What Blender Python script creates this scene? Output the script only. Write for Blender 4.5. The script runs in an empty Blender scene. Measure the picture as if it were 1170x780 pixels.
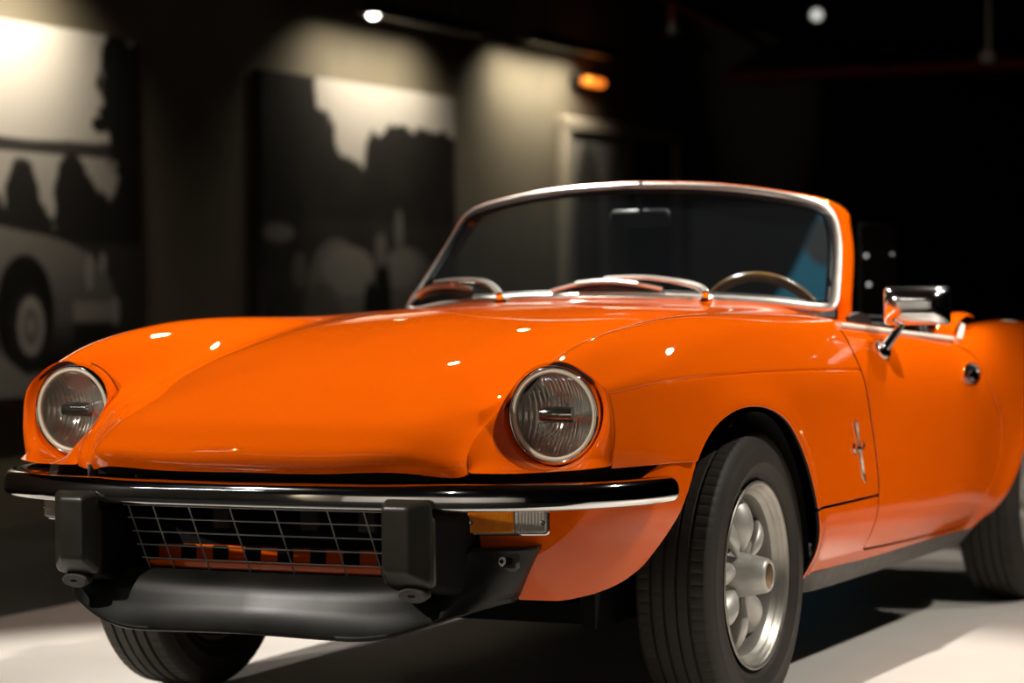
import bpy, math, random
import numpy as np
from mathutils import Vector, Matrix

random.seed(7); RNG = np.random.default_rng(11)
SC = bpy.context.scene
COL = SC.collection

# ------------------------------------------------------------------ camera
cam_d = bpy.data.cameras.new('camera'); cam = bpy.data.objects.new('camera', cam_d); COL.objects.link(cam); SC.camera = cam
CAM_P = Vector((2.3833, -4.6847, .8336)); YAW, PITCH, ROLL, FPX = .44282, -.016676, -.010652, 2886.5
_d = Vector((-math.sin(YAW) * math.cos(PITCH), math.cos(YAW) * math.cos(PITCH), math.sin(PITCH)))
_r = _d.cross(Vector((0, 0, 1))).normalized(); _u = _r.cross(_d)
_r2 = _r * math.cos(ROLL) + _u * math.sin(ROLL); _u2 = -_r * math.sin(ROLL) + _u * math.cos(ROLL)
cam.matrix_world = Matrix(((_r2.x, _u2.x, -_d.x, CAM_P.x), (_r2.y, _u2.y, -_d.y, CAM_P.y), (_r2.z, _u2.z, -_d.z, CAM_P.z), (0, 0, 0, 1)))
cam_d.sensor_fit = 'HORIZONTAL'; cam_d.sensor_width = 36; cam_d.lens = FPX / 1170 * 36
cam_d.clip_start = .05; cam_d.clip_end = 200
cam_d.dof.use_dof = True; cam_d.dof.focus_distance = 4.66; cam_d.dof.aperture_fstop = 3.0

# ------------------------------------------------------------------ colour management, world
vs = SC.view_settings
vs.view_transform = 'Standard'; vs.look = 'None'; vs.gamma = 1; vs.exposure = 0; vs.use_curve_mapping = False
W = bpy.data.worlds.new('world'); SC.world = W; W.use_nodes = True
W.node_tree.nodes['Background'].inputs[0].default_value = (.9, .8, .65, 1)
W.node_tree.nodes['Background'].inputs[1].default_value = .004

# ------------------------------------------------------------------ hall lights: (x, y, z, aim x, y, z, watts, cone deg, radius, colour)
WARM = (1, .86, .66); NEUT = (1, .93, .84)
SPOTS = [
    (-1.15, 2.25, 2.75, -.10, -.10, .6, 520, 64, .030, NEUT, 'left of the car above its cockpit'),
    (.80, 2.45, 2.75, .35, .10, .6, 380, 64, .030, NEUT, 'above the right-hand rear wing in the photo'),
    (2.65, .50, 2.75, .75, .50, .3, 220, 62, .030, NEUT, 'right of the car level with its front wheel'),
    (2.60, 2.60, 2.75, .75, 1.9, .3, 95, 60, .030, NEUT, 'right of the car level with its rear wheel'),
    (.70, -3.90, 2.75, .0, -.7, .4, 34, 52, .030, NEUT, 'straight ahead of the car'),
    (-1.70, -3.00, 2.75, .0, -.72, .55, 400, 38, .030, NEUT, 'ahead of the car on its far side'),
    (-1.9, 4.6, 2.75, -.6, 2.6, .1, 130, 60, .030, NEUT, 'behind the car towards the photo wall'),
]
# ------------------------------------------------------------------ splines and the car-body surface
def spl(t, P, tt):
    """natural cubic spline through P (n,...) at knots t, evaluated at tt"""
    t = np.asarray(t, float); P = np.asarray(P, float); tt = np.asarray(tt, float)
    n = len(t); sh = P.shape[1:]; P = P.reshape(n, -1)
    if n == 2:
        w = ((tt - t[0]) / (t[1] - t[0]))[:, None]
        return (P[0] * (1 - w) + P[1] * w).reshape((len(tt),) + sh)
    h = np.diff(t); A = np.zeros((n, n)); B = np.zeros_like(P)
    A[0, 0] = A[-1, -1] = 1
    for i in range(1, n - 1):
        A[i, i - 1] = h[i - 1]; A[i, i] = 2 * (h[i - 1] + h[i]); A[i, i + 1] = h[i]
        B[i] = 6 * ((P[i + 1] - P[i]) / h[i] - (P[i] - P[i - 1]) / h[i - 1])
    M = np.linalg.solve(A, B)
    i = np.clip(np.searchsorted(t, tt, side='right') - 1, 0, n - 2)
    a = ((t[i + 1] - tt) / h[i])[:, None]; b = ((tt - t[i]) / h[i])[:, None]; hh = (h[i] ** 2)[:, None] / 6
    out = a * P[i] + b * P[i + 1] + ((a ** 3 - a) * M[i] + (b ** 3 - b) * M[i + 1]) * hh
    return out.reshape((len(tt),) + sh)

def curve(pts, n):
    """n points along a smooth curve through pts, evenly spaced"""
    pts = np.asarray(pts, float)
    t = np.concatenate([[0], np.cumsum(np.sqrt(np.linalg.norm(np.diff(pts, axis=0), axis=1)))])
    d = spl(t, pts, np.linspace(0, t[-1], n * 8))
    s = np.concatenate([[0], np.cumsum(np.linalg.norm(np.diff(d, axis=0), axis=1))])
    u = np.linspace(0, s[-1], n)
    return np.stack([np.interp(u, s, d[:, k]) for k in range(d.shape[1])], 1)

ROWY = [-.86, -.83, -.79, -.68, -.58, -.45, -.30, -.10, .10, .35, .60, .85, 1.15, 1.45, 1.70, 1.95, 2.20, 2.50, 2.80, 2.95]
def col_y(xs, zs):
    return [(x, y, z) for x, y, z in zip(xs, ROWY, zs)]
NET = [
 # centre, three hood columns (own y at the nose)
 [(0, -.815, .530), (0, -.835, .562), (0, -.812, .594), (0, -.72, .640), (0, -.60, .685), (0, -.45, .728), (0, -.30, .760), (0, -.10, .791), (0, .10, .810), (0, .35, .823), (0, .60, .829), (0, .85, .832), (0, 1.15, .815), (0, 1.45, .77), (0, 1.70, .742), (0, 1.95, .734), (0, 2.20, .728), (0, 2.50, .715), (0, 2.80, .685), (0, 2.97, .655)],
 [(.20, -.797, .530), (.20, -.816, .561), (.20, -.795, .591), (.20, -.71, .636), (.20, -.60, .677), (.20, -.45, .720), (.20, -.30, .752), (.20, -.10, .784), (.20, .10, .804), (.20, .35, .818), (.20, .60, .825), (.20, .85, .829), (.20, 1.15, .812), (.20, 1.45, .768), (.20, 1.70, .741), (.20, 1.95, .733), (.20, 2.20, .727), (.20, 2.50, .714), (.20, 2.80, .684), (.20, 2.965, .655)],
 [(.33, -.757, .529), (.33, -.775, .558), (.33, -.757, .585), (.33, -.69, .622), (.33, -.595, .655), (.33, -.45, .700), (.33, -.30, .733), (.33, -.10, .767), (.33, .10, .790), (.33, .35, .810), (.33, .60, .818), (.33, .85, .823), (.33, 1.15, .805), (.33, 1.45, .764), (.33, 1.70, .738), (.33, 1.95, .732), (.33, 2.20, .726), (.33, 2.50, .713), (.33, 2.80, .683), (.33, 2.96, .654)],
 [(.411, -.715, .528), (.409, -.716, .551), (.408, -.695, .576), (.413, -.635, .614), (.425, -.574, .651), (.414, -.45, .680), (.415, -.30, .710), (.42, -.10, .747), (.425, .10, .776), (.43, .35, .802), (.44, .60, .810), (.44, .85, .811), (.44, 1.15, .792), (.44, 1.45, .757), (.44, 1.70, .738), (.44, 1.95, .736), (.44, 2.20, .730), (.44, 2.50, .714), (.44, 2.80, .683), (.44, 2.955, .653)],
 col_y([.490, .495, .50, .51, .52, .525, .53, .535, .54, .545, .55, .56, .57, .58, .59, .59, .585, .57, .55, .53],
       [.615, .628, .645, .685, .722, .757, .778, .7945, .800, .799, .795, .783, .760, .738, .746, .753, .748, .724, .688, .652]),
 col_y([.530, .545, .56, .58, .597, .622, .638, .650, .655, .663, .672, .68, .69, .695, .70, .705, .70, .68, .65, .62],
       [.60, .613, .628, .657, .691, .722, .745, .765, .771, .770, .764, .750, .733, .716, .733, .750, .745, .720, .682, .646]),
 col_y([.540, .555, .57, .595, .6265, .668, .692, .708, .715, .722, .728, .733, .738, .741, .740, .750, .755, .735, .69, .65],
       [.615, .622, .632, .65, .664, .680, .686, .687, .685, .680, .672, .662, .650, .635, .634, .645, .645, .625, .60, .58]),
 col_y([.545, .56, .575, .605, .637, .676, .700, .718, .724, .730, .738, .743, .747, .748, .742, .758, .772, .75, .70, .655],
       [.59, .59, .592, .598, .605, .60, .60, .60, .598, .588, .570, .55, .54, .53, .53, .55, .56, .55, .53, .52]),
 col_y([.540, .555, .57, .60, .630, .670, .695, .714, .722, .733, .739, .742, .743, .742, .735, .755, .772, .75, .70, .65],
       [.53, .53, .53, .53, .53, .525, .51, .47, .44, .42, .41, .40, .40, .40, .40, .43, .45, .42, .40, .40]),
 col_y([.520, .535, .55, .58, .61, .65, .675, .695, .71, .722, .726, .728, .729, .728, .722, .740, .757, .74, .69, .64],
       [.45, .45, .45, .45, .45, .44, .42, .37, .34, .33, .325, .32, .32, .32, .31, .34, .35, .33, .33, .33]),
 col_y([.50, .51, .52, .54, .57, .60, .63, .65, .665, .675, .678, .68, .68, .68, .675, .69, .71, .70, .66, .61],
       [.38, .38, .38, .38, .38, .36, .33, .28, .255, .25, .248, .246, .245, .243, .24, .26, .27, .27, .27, .27]),
]
NET = np.array(NET, float).transpose(1, 0, 2)            # rows, columns, xyz
NJ, NK = NET.shape[:2]
_full = np.concatenate([NET[:, 3:0:-1] * [-1, 1, 1], NET], 1)
TJ = np.concatenate([[0], np.cumsum(np.linalg.norm(np.diff(NET[:, :4], axis=0), axis=2).mean(1))])
_sk = np.linalg.norm(np.diff(NET[4:16], axis=1), axis=2).mean(0)
SK = np.concatenate([[0], np.cumsum(_sk)]); SKF = np.concatenate([-SK[3:0:-1], SK])

ARCH = np.array([(-.29, .10), (-.345, .30), (-.352, .42), (-.354, .50), (-.350, .535), (-.328, .565), (-.293, .591), (-.25, .609), (-.189, .6225), (-.104, .6245), (-.02, .613), (.062, .586), (.112, .555), (.155, .518), (.197, .465), (.232, .40), (.262, .33), (.285, .26), (.30, .10)])
ARCH_R = np.array([(1.55, .10), (1.62, .245), (1.71, .275), (1.775, .315), (1.835, .375), (1.885, .435), (1.95, .49), (2.03, .525), (2.13, .545), (2.24, .54), (2.35, .51), (2.44, .44), (2.49, .34), (2.51, .24), (2.53, .10)])
def poly_sd(poly, Q, n=160):
    """signed distance (positive outside) of points Q (..,2) to the closed region under a smooth open curve"""
    c = curve(poly, n); q = Q.reshape(-1, 2)
    best = np.full(len(q), 1e9)
    a, b = c[:-1], c[1:]; ab = b - a; l2 = (ab ** 2).sum(1)
    ins = np.zeros(len(q), bool)
    for i in range(len(a)):
        w = np.clip(((q - a[i]) @ ab[i]) / l2[i], 0, 1)
        best = np.minimum(best, np.linalg.norm(q - a[i] - w[:, None] * ab[i], axis=1))
    cc = np.concatenate([c, c[:1]])
    for i in range(len(cc) - 1):
        (x0, y0), (x1, y1) = cc[i], cc[i + 1]
        if y0 != y1:
            cond = ((q[:, 1] < y0) != (q[:, 1] < y1)) & (q[:, 0] < (x1 - x0) * (q[:, 1] - y0) / (y1 - y0) + x0)
            ins ^= cond
    return np.where(ins, -best, best).reshape(Q.shape[:-1])

def smooth(a, b, x):
    w = np.clip((x - a) / (b - a), 0, 1); return w * w * (3 - 2 * w)

def body_grid(tt, ss):
    """positions and normals of the body surface on a parameter grid"""
    A = spl(TJ, _full, tt)                                # (M,K,3)
    S = spl(SKF, A.transpose(1, 0, 2), ss).transpose(1, 0, 2)
    # flared wheel arch lips
    for poly, amp in ((ARCH, .013), (ARCH_R, .010)):
        d = poly_sd(poly, S[..., 1:3]); side = smooth(.5, .6, S[..., 0])
        S[..., 0] += side * amp * np.exp(-(np.maximum(d, 0) / .036) ** 2)
    dt = np.gradient(S, tt, axis=0); ds = np.gradient(S, ss, axis=1)
    N = np.cross(ds, dt)
    N /= np.linalg.norm(N, axis=2, keepdims=True) + 1e-12
    if N[:, N.shape[1] // 4, 2].mean() < 0: N = -N
    return S, N
# ------------------------------------------------------------------ materials
def mat(name, col=(.5, .5, .5), rough=.5, metal=0.0, coat=0.0, spec=.5, emit=None, es=0.0, trans=0.0, ior=1.45, alpha=1.0, coat_rough=.03):
    m = bpy.data.materials.new(name); m.use_nodes = True
    b = m.node_tree.nodes['Principled BSDF']; I = b.inputs
    I['Base Color'].default_value = (*col, 1); I['Roughness'].default_value = rough; I['Metallic'].default_value = metal
    I['Coat Weight'].default_value = coat; I['Coat Roughness'].default_value = coat_rough; I['Specular IOR Level'].default_value = spec
    I['Transmission Weight'].default_value = trans; I['IOR'].default_value = ior; I['Alpha'].default_value = alpha
    if emit: I['Emission Color'].default_value = (*emit, 1); I['Emission Strength'].default_value = es
    return m
def nodes(m): return m.node_tree.nodes, m.node_tree.links, m.node_tree.nodes['Principled BSDF']
def noise_var(m, c1, c2, scale=6, detail=4, rough=None, bump=0.0, bscale=None, stretch=(1, 1, 1)):
    """procedural variation of base colour, roughness and a little bump, in object space"""
    N, L, b = nodes(m)
    tc = N.new('ShaderNodeTexCoord'); mp = N.new('ShaderNodeMapping'); mp.inputs['Scale'].default_value = stretch
    n = N.new('ShaderNodeTexNoise'); n.inputs['Scale'].default_value = scale; n.inputs['Detail'].default_value = detail
    r = N.new('ShaderNodeValToRGB'); r.color_ramp.elements[0].color = (*c1, 1); r.color_ramp.elements[1].color = (*c2, 1)
    r.color_ramp.elements[0].position = .3; r.color_ramp.elements[1].position = .7
    L.new(tc.outputs['Object'], mp.inputs[0]); L.new(mp.outputs[0], n.inputs['Vector']); L.new(n.outputs['Fac'], r.inputs[0]); L.new(r.outputs[0], b.inputs['Base Color'])
    if rough:
        mr = N.new('ShaderNodeMapRange'); mr.inputs[3].default_value, mr.inputs[4].default_value = rough
        L.new(n.outputs['Fac'], mr.inputs[0]); L.new(mr.outputs[0], b.inputs['Roughness'])
    if bump:
        n2 = N.new('ShaderNodeTexNoise'); n2.inputs['Scale'].default_value = bscale or scale * 8; n2.inputs['Detail'].default_value = 3
        L.new(mp.outputs[0], n2.inputs['Vector'])
        bp = N.new('ShaderNodeBump'); bp.inputs['Strength'].default_value = bump; bp.inputs['Distance'].default_value = .002
        L.new(n2.outputs['Fac'], bp.inputs['Height']); L.new(bp.outputs[0], b.inputs['Normal'])
    return m

M = {}
M['paint'] = noise_var(mat('orange paint', (.90, .124, .0012), .5, coat=1, spec=.0, coat_rough=.008), (.89, .121, .001), (.91, .127, .0014), 3)
M['chrome'] = noise_var(mat('chrome', (.82, .82, .82), .05, 1), (.80, .80, .80), (.85, .85, .84), 14, rough=(.035, .07))
M['trim'] = noise_var(mat('bright trim', (.85, .83, .78), .3, .85), (.84, .82, .75), (.92, .90, .83), 20, rough=(.26, .36))
M['alloy'] = noise_var(mat('cast alloy', (.58, .565, .53), .42, .5), (.54, .53, .495), (.62, .605, .57), 30, rough=(.38, .48), bump=.08, bscale=400)
M['alloy_lip'] = noise_var(mat('polished alloy lip', (.40, .385, .35), .34, .75), (.36, .345, .31), (.43, .415, .375), 24, rough=(.3, .42))
M['soft_chrome'] = noise_var(mat('soft chrome', (.84, .84, .84), .13, 1), (.82, .82, .82), (.87, .87, .86), 14, rough=(.10, .16))
M['white_trim'] = noise_var(mat('cream white trim', (.86, .81, .70), .3, spec=.5), (.83, .78, .67), (.88, .83, .73), 18)
M['barrel'] = noise_var(mat('wheel barrel', (.20, .19, .175), .5, .5), (.17, .165, .15), (.23, .22, .20), 20)
M['rubber'] = noise_var(mat('tyre rubber', (.022, .02, .018), .62, spec=.4), (.024, .0205, .0165), (.038, .033, .027), 9, rough=(.52, .7), bump=.12, bscale=220)
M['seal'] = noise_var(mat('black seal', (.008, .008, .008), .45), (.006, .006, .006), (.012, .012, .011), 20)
M['bumper_rubber'] = noise_var(mat('overrider rubber', (.028, .027, .020), .32, spec=.5), (.024, .023, .017), (.034, .032, .024), 12, rough=(.28, .38), bump=.05, bscale=300)
M['chin'] = noise_var(mat('black plastic', (.010, .010, .008), .30, spec=.3), (.007, .007, .0055), (.013, .013, .010), 10, rough=(.29, .40), bump=.04, bscale=240)
M['black'] = noise_var(mat('matt black', (.004, .004, .004), .8, spec=.2), (.003, .003, .003), (.006, .006, .006), 8)
M['sill_dark'] = noise_var(mat('grey stone guard', (.075, .07, .062), .6), (.055, .05, .045), (.10, .095, .085), 22, bump=.3, bscale=150)
M['vinyl'] = noise_var(mat('black vinyl', (.012, .011, .010), .45), (.009, .009, .008), (.016, .015, .014), 10, bump=.15, bscale=160)
M['wood'] = noise_var(mat('varnished wood rim', (.45, .22, .06), .28, coat=.7), (.36, .16, .035), (.55, .29, .09), 9, stretch=(1, 1, 4))
M['amber'] = mat('amber lens', (.72, .20, .004), .18, spec=.5, coat=.5); noise_var(M['amber'], (.62, .16, .003), (.8, .25, .006), 30)
M['clear'] = mat('clear ribbed lens', (.40, .38, .34), .16, spec=.6, coat=.5)
M['lampglass'] = mat('headlamp glass', (1, 1, 1), .0, trans=1, ior=1.30, spec=.5)
M['reflector'] = noise_var(mat('silvered reflector', (.97, .95, .90), .12, .85), (.94, .92, .87), (.99, .97, .92), 18, rough=(.08, .16))
M['cream'] = noise_var(mat('cream lamp rim', (.72, .66, .5), .35), (.66, .6, .45), (.76, .70, .54), 20)
M['brass'] = noise_var(mat('faded hub badge', (.28, .17, .08), .35, .7), (.2, .12, .06), (.36, .24, .12), 60)
M['bronze'] = noise_var(mat('worn emblem metal', (.55, .48, .38), .2, 1), (.3, .26, .2), (.75, .68, .56), 60)

def striped(m, scale, strength=.6, axis='X'):
    N, L, b = nodes(m)
    tc = N.new('ShaderNodeTexCoord'); w = N.new('ShaderNodeTexWave'); w.bands_direction = axis; w.inputs['Scale'].default_value = scale
    w.wave_profile = 'SIN'
    bp = N.new('ShaderNodeBump'); bp.inputs['Strength'].default_value = strength; bp.inputs['Distance'].default_value = .0012
    L.new(tc.outputs['Object'], w.inputs[0]); L.new(w.outputs['Fac'], bp.inputs['Height']); L.new(bp.outputs[0], b.inputs['Normal'])
striped(M['clear'], 60); striped(M['reflector'], 42, .6); striped(M['amber'], 70, .3)
noise_c = noise_var  # kept for short calls

def glass_mat():
    m = bpy.data.materials.new('tinted windscreen glass'); m.use_nodes = True
    N, L = m.node_tree.nodes, m.node_tree.links; N.clear()
    out = N.new('ShaderNodeOutputMaterial'); mix = N.new('ShaderNodeMixShader'); tr = N.new('ShaderNodeBsdfTransparent'); gl = N.new('ShaderNodeBsdfGlossy')
    fr = N.new('ShaderNodeFresnel'); fr.inputs[0].default_value = 1.38
    tr.inputs[0].default_value = (.57, .62, .65, 1); gl.inputs['Roughness'].default_value = .015; gl.inputs[0].default_value = (.9, .95, 1, 1)
    n = N.new('ShaderNodeTexNoise'); n.inputs['Scale'].default_value = 2.0
    mr = N.new('ShaderNodeMapRange'); mr.inputs[3].default_value = .006; mr.inputs[4].default_value = .02
    L.new(n.outputs['Fac'], mr.inputs[0]); L.new(mr.outputs[0], gl.inputs['Roughness'])
    df = N.new('ShaderNodeBsdfDiffuse'); df.inputs[0].default_value = (.42, .52, .62, 1); hz = N.new('ShaderNodeMixShader'); hz.inputs[0].default_value = .013
    L.new(tr.outputs[0], hz.inputs[1]); L.new(df.outputs[0], hz.inputs[2]); L.new(fr.outputs[0], mix.inputs[0]); L.new(hz.outputs[0], mix.inputs[1]); L.new(gl.outputs[0], mix.inputs[2]); L.new(mix.outputs[0], out.inputs[0])
    return m
M['glass'] = glass_mat()

# ------------------------------------------------------------------ object helpers
def empty(name, loc=(0, 0, 0), label=None, cat=None, group=None):
    o = bpy.data.objects.new(name, None); COL.objects.link(o); o.location = loc; o.empty_display_size = .1
    return tag(o, label, cat, group)
def tag(o, label=None, cat=None, group=None, kind=None):
    if label: o['label'] = label
    if cat: o['category'] = cat
    if group: o['group'] = group
    if kind: o['kind'] = kind
    return o
def adopt(o, parent):
    o.parent = parent
    m = Matrix.Identity(4); p = parent
    while p is not None:
        m = Matrix.Translation(p.location) @ m; p = p.parent
    if parent.parent is None and parent.type == 'EMPTY': o.matrix_parent_inverse = m.inverted()
def obj(name, V, F, m, parent=None, nrm=None, smooth=True, label=None, sharp=None):
    """one mesh object from vertices (n,3) and faces"""
    me = bpy.data.meshes.new(name); me.from_pydata([tuple(map(float, v)) for v in V], [], [tuple(map(int, f)) for f in F]); me.update()
    o = bpy.data.objects.new(name, me); COL.objects.link(o)
    for x in (m if isinstance(m, (list, tuple)) else [m]): me.materials.append(x)
    if smooth: me.polygons.foreach_set('use_smooth', [True] * len(me.polygons))
    if sharp is not None: me.set_sharp_from_angle(angle=math.radians(sharp))
    if nrm is not None: me.normals_split_custom_set_from_vertices([tuple(map(float, n)) for n in nrm])
    if parent is not None: adopt(o, parent)
    if label: o['label'] = label
    return o
class MB:
    """gathers shapes into one mesh"""
    def __init__(s): s.V = []; s.F = []; s.mi = []
    def add(s, V, F, mi=0):
        n = len(s.V); s.V += [tuple(map(float, v)) for v in V]; s.F += [tuple(int(i) + n for i in f) for f in F]; s.mi += [mi] * len(F); return s
    def build(s, name, m, parent=None, smooth=True, sharp=38, label=None, fix=True):
        o = obj(name, s.V, s.F, m, parent, smooth=smooth, label=label)
        if any(s.mi): o.data.polygons.foreach_set('material_index', s.mi)
        if fix:
            import bmesh
            b = bmesh.new(); b.from_mesh(o.data); bmesh.ops.recalc_face_normals(b, faces=b.faces); b.to_mesh(o.data); b.free()
        if smooth and sharp: o.data.set_sharp_from_angle(angle=math.radians(sharp))
        return o
def grid_faces(nu, nv, cu=False, cv=False, off=0):
    F = []
    for i in range(nu if cu else nu - 1):
        for j in range(nv if cv else nv - 1):
            a = i * nv + j; b = ((i + 1) % nu) * nv + j; c = ((i + 1) % nu) * nv + (j + 1) % nv; d = i * nv + (j + 1) % nv
            F.append((a + off, b + off, c + off, d + off))
    return F
def skin(P, cu=False, cv=False, caps=False):
    """quads over a grid of points (nu,nv,3); caps close the first and last row when cv"""
    P = np.asarray(P, float); nu, nv = P.shape[:2]; F = grid_faces(nu, nv, cu, cv)
    if caps: F = F + [tuple(range(nv - 1, -1, -1)), tuple(range((nu - 1) * nv, nu * nv))]
    return P.reshape(-1, 3), F
def box(c, s, bev=.0, rz=0.0, ry=0.0, rx=0.0):
    """box with bevelled edges: three-ring bevel, centre c, full size s"""
    c = np.array(c, float); h = np.array(s, float) / 2; b = min(bev, h.min() * .95)
    if b <= 0:
        V = np.array([(x, y, z) for x in (-1, 1) for y in (-1, 1) for z in (-1, 1)], float) * h
        F = [(0, 1, 3, 2), (4, 6, 7, 5), (0, 4, 5, 1), (2, 3, 7, 6), (0, 2, 6, 4), (1, 5, 7, 3)]
    else:
        V = []; idx = {}
        for x in (-1, 1):
            for y in (-1, 1):
                for z in (-1, 1):
                    for k in range(3):
                        p = np.array([x, y, z]) * (h - b); p[k] += (x, y, z)[k] * b; idx[(x, y, z, k)] = len(V); V.append(p)
        F = []
        for k in range(3):
            a1, a2 = [i for i in range(3) if i != k]
            for sg in (-1, 1):
                q = []
                for u, v in ((-1, -1), (1, -1), (1, 1), (-1, 1)):
                    t = [0, 0, 0]; t[k] = sg; t[a1] = u; t[a2] = v; q.append(idx[(*t, k)])
                F.append(q)
            for u in (-1, 1):
                for v in (-1, 1):
                    e = []
                    for sg in (-1, 1):
                        t = [0, 0, 0]; t[k] = sg; t[a1] = u; t[a2] = v; e.append((idx[(*t, a1)], idx[(*t, a2)]))
                    F.append([e[0][0], e[0][1], e[1][1], e[1][0]])
        for x in (-1, 1):
            for y in (-1, 1):
                for z in (-1, 1): F.append([idx[(x, y, z, k)] for k in range(3)])
        V = np.array(V)
    R = np.array(Matrix.Rotation(rz, 3, 'Z') @ Matrix.Rotation(ry, 3, 'Y') @ Matrix.Rotation(rx, 3, 'X'))
    return V @ R.T + c, F
def frames(path, up=(0, 0, 1)):
    path = np.asarray(path, float); t = np.gradient(path, axis=0); t /= np.linalg.norm(t, axis=1, keepdims=True) + 1e-12
    up = np.broadcast_to(np.asarray(up, float), path.shape)
    s = np.cross(t, up); s /= np.linalg.norm(s, axis=1, keepdims=True) + 1e-12
    return t, s, np.cross(s, t)
def sweep(path, sec, up=(0, 0, 1), closed=False, caps=True, scale=None):
    """closed section (m,2) along path; section axes: side, up"""
    path = np.asarray(path, float); sec = np.asarray(sec, float)
    if closed:
        ext = np.concatenate([path[-2:], path, path[:2]]); u = up if np.ndim(up) == 1 else np.concatenate([up[-2:], up, up[:2]])
        t, s, n = [a[2:-2] for a in frames(ext, u)]
    else: t, s, n = frames(path, up)
    sc = np.ones(len(path)) if scale is None else np.asarray(scale, float)
    P = path[:, None] + (sec[None, :, 0:1] * sc[:, None, None]) * s[:, None] + (sec[None, :, 1:2] * sc[:, None, None]) * n[:, None]
    return skin(P, cu=closed, cv=True, caps=caps and not closed)
def circ(r, n=12, rx=None): return [(r * math.cos(2 * math.pi * i / n), (rx or r) * math.sin(2 * math.pi * i / n)) for i in range(n)]
def tube(path, r, n=10, up=(0, 0, 1), closed=False, scale=None): return sweep(path, circ(r, n), up, closed, True, scale)
def lathe(prof, n=64, axis=(1, 0, 0), origin=(0, 0, 0), close=False):
    """profile of (distance along axis, radius)"""
    a = np.array(axis, float); a /= np.linalg.norm(a)
    h = np.array([0, 0, 1.0]) if abs(a[2]) < .9 else np.array([1.0, 0, 0]); e1 = np.cross(h, a); e1 /= np.linalg.norm(e1); e2 = np.cross(a, e1)
    th = np.linspace(0, 2 * math.pi, n, endpoint=False); pr = np.array(prof, float)
    P = np.array(origin) + pr[None, :, 0:1] * a + pr[None, :, 1:2] * (np.cos(th)[:, None, None] * e1 + np.sin(th)[:, None, None] * e2)
    return skin(P, cu=True, cv=close)
def mirror(V, F): return np.asarray(V) * [-1, 1, 1], [tuple(reversed(f)) for f in F]

# ------------------------------------------------------------------ clipping panels out of a surface
def clip(V, N, F, f):
    """keep the part of a mesh where f(V) > 0; cut edges are interpolated"""
    d = f(V); V = list(V); N = list(N); out = []; cache = {}
    pos = d > 0
    def cut(a, b):
        k = (a, b) if a < b else (b, a)
        if k not in cache:
            w = d[k[0]] / (d[k[0]] - d[k[1]]); w = min(max(w, .002), .998)
            cache[k] = len(V); V.append(V[k[0]] * (1 - w) + V[k[1]] * w)
            n = N[k[0]] * (1 - w) + N[k[1]] * w; N.append(n / (np.linalg.norm(n) + 1e-12))
        return cache[k]
    for q in F:
        p = [pos[i] for i in q]
        if all(p): out.append(tuple(q)); continue
        if not any(p): continue
        r = []
        for i in range(len(q)):
            a, b = q[i], q[(i + 1) % len(q)]
            if pos[a]: r.append(a)
            if pos[a] != pos[b]: r.append(cut(a, b))
        if len(r) >= 3: out.append(tuple(r))
    used = sorted({i for q in out for i in q}); m = {k: i for i, k in enumerate(used)}
    return np.array([V[i] for i in used]), np.array([N[i] for i in used]), [tuple(m[i] for i in q) for q in out]
def rim(V, N, F, depth=.014, r=.0016):
    """turn the free edges of a panel inward, with a small rolled corner"""
    E = {}
    for q in F:
        for i in range(len(q)):
            a, b = q[i], q[(i + 1) % len(q)]
            if (b, a) in E: del E[(b, a)]
            else: E[(a, b)] = 1
    nf = len(F)
    if not E: return V, N, F, nf
    tan = {}
    for a, b in E:
        t = V[b] - V[a]; l = np.linalg.norm(t)
        if l < 1e-9: continue
        for k in (a, b): tan[k] = tan.get(k, 0) + t / l
    V = list(V); N = list(N); F = list(F); ids = {}
    for k, t in tan.items():
        t = t / (np.linalg.norm(t) + 1e-12); o = np.cross(t, N[k]); o /= np.linalg.norm(o) + 1e-12
        base = V[k]; n = N[k]; row = [k]
        for pos, nn in ((base + o * r * .7 - n * r * .3, n + o), (base + o * r - n * r, o), (base + o * r - n * depth, o)):
            V.append(pos); N.append(nn / (np.linalg.norm(nn) + 1e-12)); row.append(len(V) - 1)
        ids[k] = row
    for a, b in E:
        if a in ids and b in ids:
            for j in range(3): F.append((ids[b][j], ids[a][j], ids[a][j + 1], ids[b][j + 1]))
    return np.array(V), np.array(N), F, nf
def weld_mirror(V, N, F):
    """panel plus its mirror image across x = 0"""
    n = len(V); V2 = V * [-1, 1, 1]; N2 = N * [-1, 1, 1]
    m = {i: (i if abs(V[i][0]) < 1e-6 else n + i) for i in range(n)}
    VV = np.concatenate([V, V2]); NN = np.concatenate([N, N2]); FF = list(F) + [tuple(m[i] for i in reversed(q)) for q in F]
    used = sorted({i for q in FF for i in q}); mm = {k: i for i, k in enumerate(used)}
    return VV[used], NN[used], [tuple(mm[i] for i in q) for q in FF]
# ------------------------------------------------------------------ THE CAR
CAR = empty('convertible_car', (0, 1.05, 0), 'bright orange open-top classic sports car with chrome bumper, parked on the white platform', 'car')
P_ = M['paint']
DOOR_LINE = np.array([(.62, .80), (.576, .758), (.557, .713), (.567, .672), (.596, .581), (.632, .484), (.648, .404), (.644, .33), (.644, .300), (.655, .280), (.69, .2735), (1.0, .263), (1.3, .256), (1.46, .254), (1.51, .266), (1.55, .290), (1.61, .335), (1.69, .39), (1.722, .44), (1.70, .511), (1.645, .557), (1.585, .604), (1.499, .683), (1.412, .715), (1.36, .80)])
def door_line():
    p = DOOR_LINE
    return np.concatenate([curve(p[:8], 60), curve(p[7:12], 30)[1:], curve(p[11:14], 20)[1:], curve(p[13:19], 40)[1:], curve(p[18:], 50)[1:]])
DL = door_line()
_dz = DL[:60][::-1]
def y_door_front(z): return np.interp(z, _dz[:, 1], _dz[:, 0])
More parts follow.
